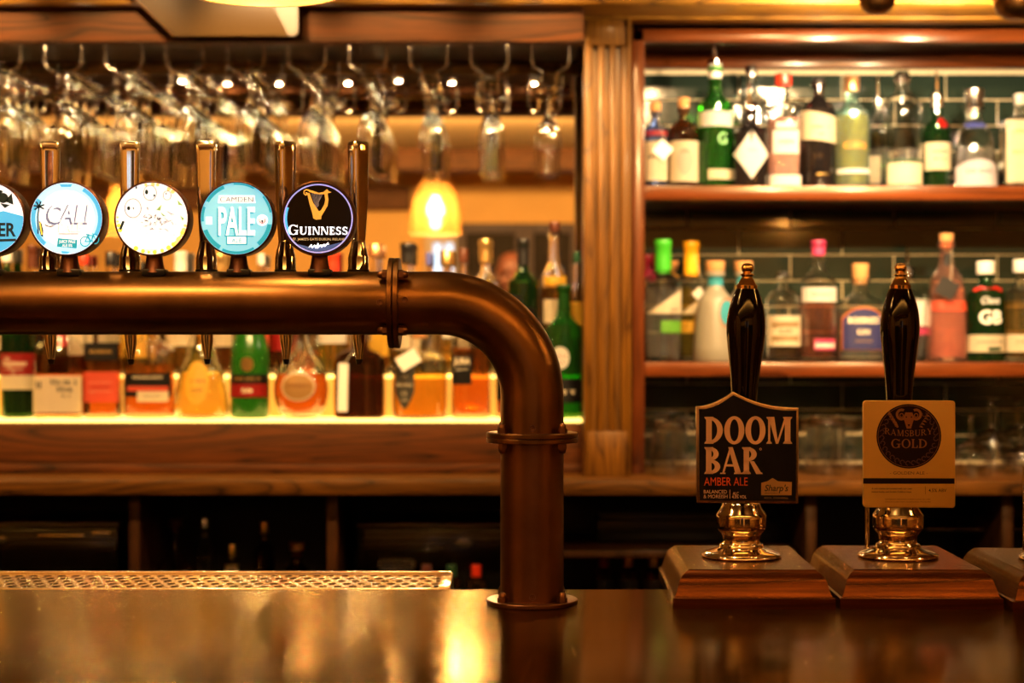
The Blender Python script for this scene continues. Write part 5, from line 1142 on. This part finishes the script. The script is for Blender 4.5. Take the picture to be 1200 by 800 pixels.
# ================================================================= the photographer seen in the mirror
def figure():
    z0 = 0.0; PXX, PYY = .0, -.33
    J = {'pel': (0, 0, .98), 'spi': (0, .01, 1.18), 'che': (0, .0, 1.38), 'nek': (0, -.01, 1.555), 'hed': (0, .01, 1.66),
         'sl': (-.19, 0, 1.47), 'el': (-.24, .04, 1.19), 'wl': (-.09, .22, 1.33), 'sr': (.19, 0, 1.47), 'er': (.24, .04, 1.19), 'wr': (.09, .22, 1.33),
         'hl': (-.095, 0, .93), 'kl': (-.11, .03, .52), 'al': (-.12, -.01, .09), 'tl': (-.13, .15, .04), 'hr': (.095, 0, .93), 'kr': (.11, .03, .52), 'ar': (.12, -.01, .09), 'tr': (.13, .15, .04)}
    Rr = {'pel': .15, 'spi': .135, 'che': .155, 'nek': .062, 'hed': .06, 'sl': .07, 'el': .046, 'wl': .03, 'sr': .07, 'er': .046, 'wr': .03, 'hl': .09, 'kl': .062, 'al': .042, 'tl': .035, 'hr': .09, 'kr': .062, 'ar': .042, 'tr': .035}
    E = [('pel', 'spi'), ('spi', 'che'), ('che', 'nek'), ('nek', 'hed'), ('che', 'sl'), ('sl', 'el'), ('el', 'wl'), ('che', 'sr'), ('sr', 'er'), ('er', 'wr'), ('pel', 'hl'), ('hl', 'kl'), ('kl', 'al'), ('al', 'tl'), ('pel', 'hr'), ('hr', 'kr'), ('kr', 'ar'), ('ar', 'tr')]
    V = list(J.values()); nm = list(J.keys()); ed = [(nm.index(a), nm.index(b)) for a, b in E]; rad = [Rr[k] for k in nm]
    for s, w in ((-1, 'wl'), (1, 'wr')):     # palm and fingers round the camera
        wi = nm.index(w); wx, wy, wz = J[w]
        V.append((wx - s * .012, wy + .045, wz + .01)); rad.append(.026); pi_ = len(V) - 1; ed.append((wi, pi_))
        for f in range(4):
            b0 = (wx - s * .012, wy + .075, wz + .034 - f * .019); b1 = (wx - s * .03, wy + .100 - f * .002, wz + .036 - f * .020); b2 = (wx - s * .052, wy + .095, wz + .036 - f * .020)
            for q, rr_, pr_ in ((b0, .0105, pi_), (b1, .009, None), (b2, .008, None)):
                V.append(q); rad.append(rr_); ed.append((pr_ if pr_ is not None else len(V) - 2, len(V) - 1))
        for q, rr_, first in (((wx - s * .035, wy + .045, wz + .03), .011, 1), ((wx - s * .055, wy + .06, wz + .04), .009, 0)):
            V.append(q); rad.append(rr_); ed.append((pi_ if first else len(V) - 2, len(V) - 1))
    me = bpy.data.meshes.new('f'); me.from_pydata(V, ed, []); o = bpy.data.objects.new('f', me); COL.objects.link(o)
    sk = o.modifiers.new('s', 'SKIN'); lay = me.skin_vertices[0] if me.skin_vertices else None
    if lay is None:
        bmt = bmesh.new(); bmt.from_mesh(me); bmt.verts.layers.skin.verify(); bmt.to_mesh(me); bmt.free(); lay = me.skin_vertices[0]
    for i, r_ in enumerate(rad): lay.data[i].radius = (r_, r_ * (.72 if i in (0, 1, 2) else 1)); lay.data[i].use_root = (i == 0)
    sb = o.modifiers.new('u', 'SUBSURF'); sb.levels = 2; sb.render_levels = 2
    m1 = bpy.data.meshes.new_from_object(o.evaluated_get(bpy.context.evaluated_depsgraph_get())); bpy.data.objects.remove(o)
    bm = bmesh.new(); bm.from_mesh(m1)
    hc = Vector((0, .03, 1.735))
    def ell(c, rx, ry, rz, rot=0):
        t = bmesh.new(); bmesh.ops.create_uvsphere(t, u_segments=24, v_segments=16, radius=1)
        merge(bm, t, 0, Matrix.Translation(c) @ Matrix.Rotation(rot, 4, 'X') @ Matrix.Diagonal((rx, ry, rz, 1)))
    ell(hc + Vector((0, -.008, .03)), .077, .095, .088); ell(hc + Vector((0, .018, -.035)), .062, .075, .085); ell(hc + Vector((0, .055, -.085)), .032, .03, .026)
    ell(hc + Vector((0, .098, -.018)), .013, .018, .026, -.35); ell(hc + Vector((0, .108, -.034)), .017, .014, .011)
    ell(hc + Vector((0, .088, -.068)), .027, .012, .006); ell(hc + Vector((0, .087, -.078)), .024, .012, .006)
    for s in (-1, 1):
        ell(hc + Vector((s * .078, -.005, -.012)), .009, .020, .032); ell(hc + Vector((s * .032, .078, .022)), .022, .014, .007); ell(hc + Vector((s * .045, .058, -.03)), .022, .022, .022)
    m2 = bpy.data.meshes.new('g'); bm.to_mesh(m2); bm.free(); o2 = bpy.data.objects.new('g', m2); COL.objects.link(o2)
    rm = o2.modifiers.new('r', 'REMESH'); rm.mode = 'VOXEL'; rm.voxel_size = .0065
    smo = o2.modifiers.new('m', 'SMOOTH'); smo.factor = .4; smo.iterations = 2
    m3 = bpy.data.meshes.new_from_object(o2.evaluated_get(bpy.context.evaluated_depsgraph_get())); bpy.data.objects.remove(o2)
    bm = bmesh.new(); bm.from_mesh(m3); bmesh.ops.translate(bm, verts=bm.verts, vec=(PXX, PYY, z0))
    low = min(v.co.z for v in bm.verts); bmesh.ops.translate(bm, verts=bm.verts, vec=(0, 0, -low + .012))
    dz = -low + .012
    skin = mat('skin', '5E3424', .5, noise=.08, nscale=40)
    root = obj('person', bm.copy(), skin, None, loc=(PXX, PYY, 0), ang=180)
    tag(root, 'bald man in a dark jacket facing the mirror, seen reflected above the elbow', 'person')
    def cloth(name, test, off, m):
        b = bm.copy(); b.normal_update()
        bmesh.ops.delete(b, geom=[f for f in b.faces if not test(f.calc_center_median() - Vector((PXX, PYY, dz)))], context='FACES')
        b.normal_update()
        for v in b.verts: v.co += v.normal * off
        bmesh.ops.solidify(b, geom=list(b.faces), thickness=.003)
        return obj(name, b, m, root, ang=180)
    cloth('jacket', lambda p: (p.z > .86 and p.z < 1.545 and not (p.y > .185 and abs(p.x) < .16 and p.z > 1.2)), .008, mat('dark_jacket_cloth', '1E1A1E', .85, noise=.2, nscale=60))
    cloth('trousers', lambda p: .10 < p.z < .93, .005, mat('dark_blue_trousers', '1A2030', .85, noise=.2, nscale=60))
    cloth('shoe', lambda p: p.z <= .105, .004, mat('brown_shoe_leather', '2A160C', .4))
    eyes = mat('eye', (.03, .02, .02), .15)
    hcw = Vector((PXX, PYY, dz)) + hc
    for s in (-1, 1): obj('eye', lathe(new(), sm([(0, -.009), (.009, 0), (0, .009)], 3), hcw + Vector((s * .031, .079, .010)), 14, close=False), eyes, root)
    hb = new()
    for s in (-1, 1):
        t = bmesh.new(); bmesh.ops.create_uvsphere(t, u_segments=16, v_segments=10, radius=1)
        merge(hb, t, 0, Matrix.Translation(hcw + Vector((s * .060, -.03, .0))) @ Matrix.Diagonal((.024, .06, .045, 1)))
    obj('hair', hb, mat('short_grey_hair', '5A4A40', .9), root)
    bm.free(); bpy.data.meshes.remove(m1); bpy.data.meshes.remove(m2); bpy.data.meshes.remove(m3)
    # the camera in his hands, just behind the viewpoint
    cz_ = ZC
    cm = thing('photo_camera', (0, -.10, cz_ - .04), 'black camera held at chest height by the man in the mirror', 'camera')
    obj('body', B(-.062, .062, -.125, -.085, cz_ - .042, cz_ + .042, .006), BLACKP, cm)
    obj('lens', lathe(new(), [(.033, 0), (.034, .03), (.032, .045), (.028, .048), (.026, .040), (0, .038)], (0, -.086, cz_), 32, Matrix.Rotation(-pi / 2, 4, 'X'), close=False), BLACKP, cm)
figure()
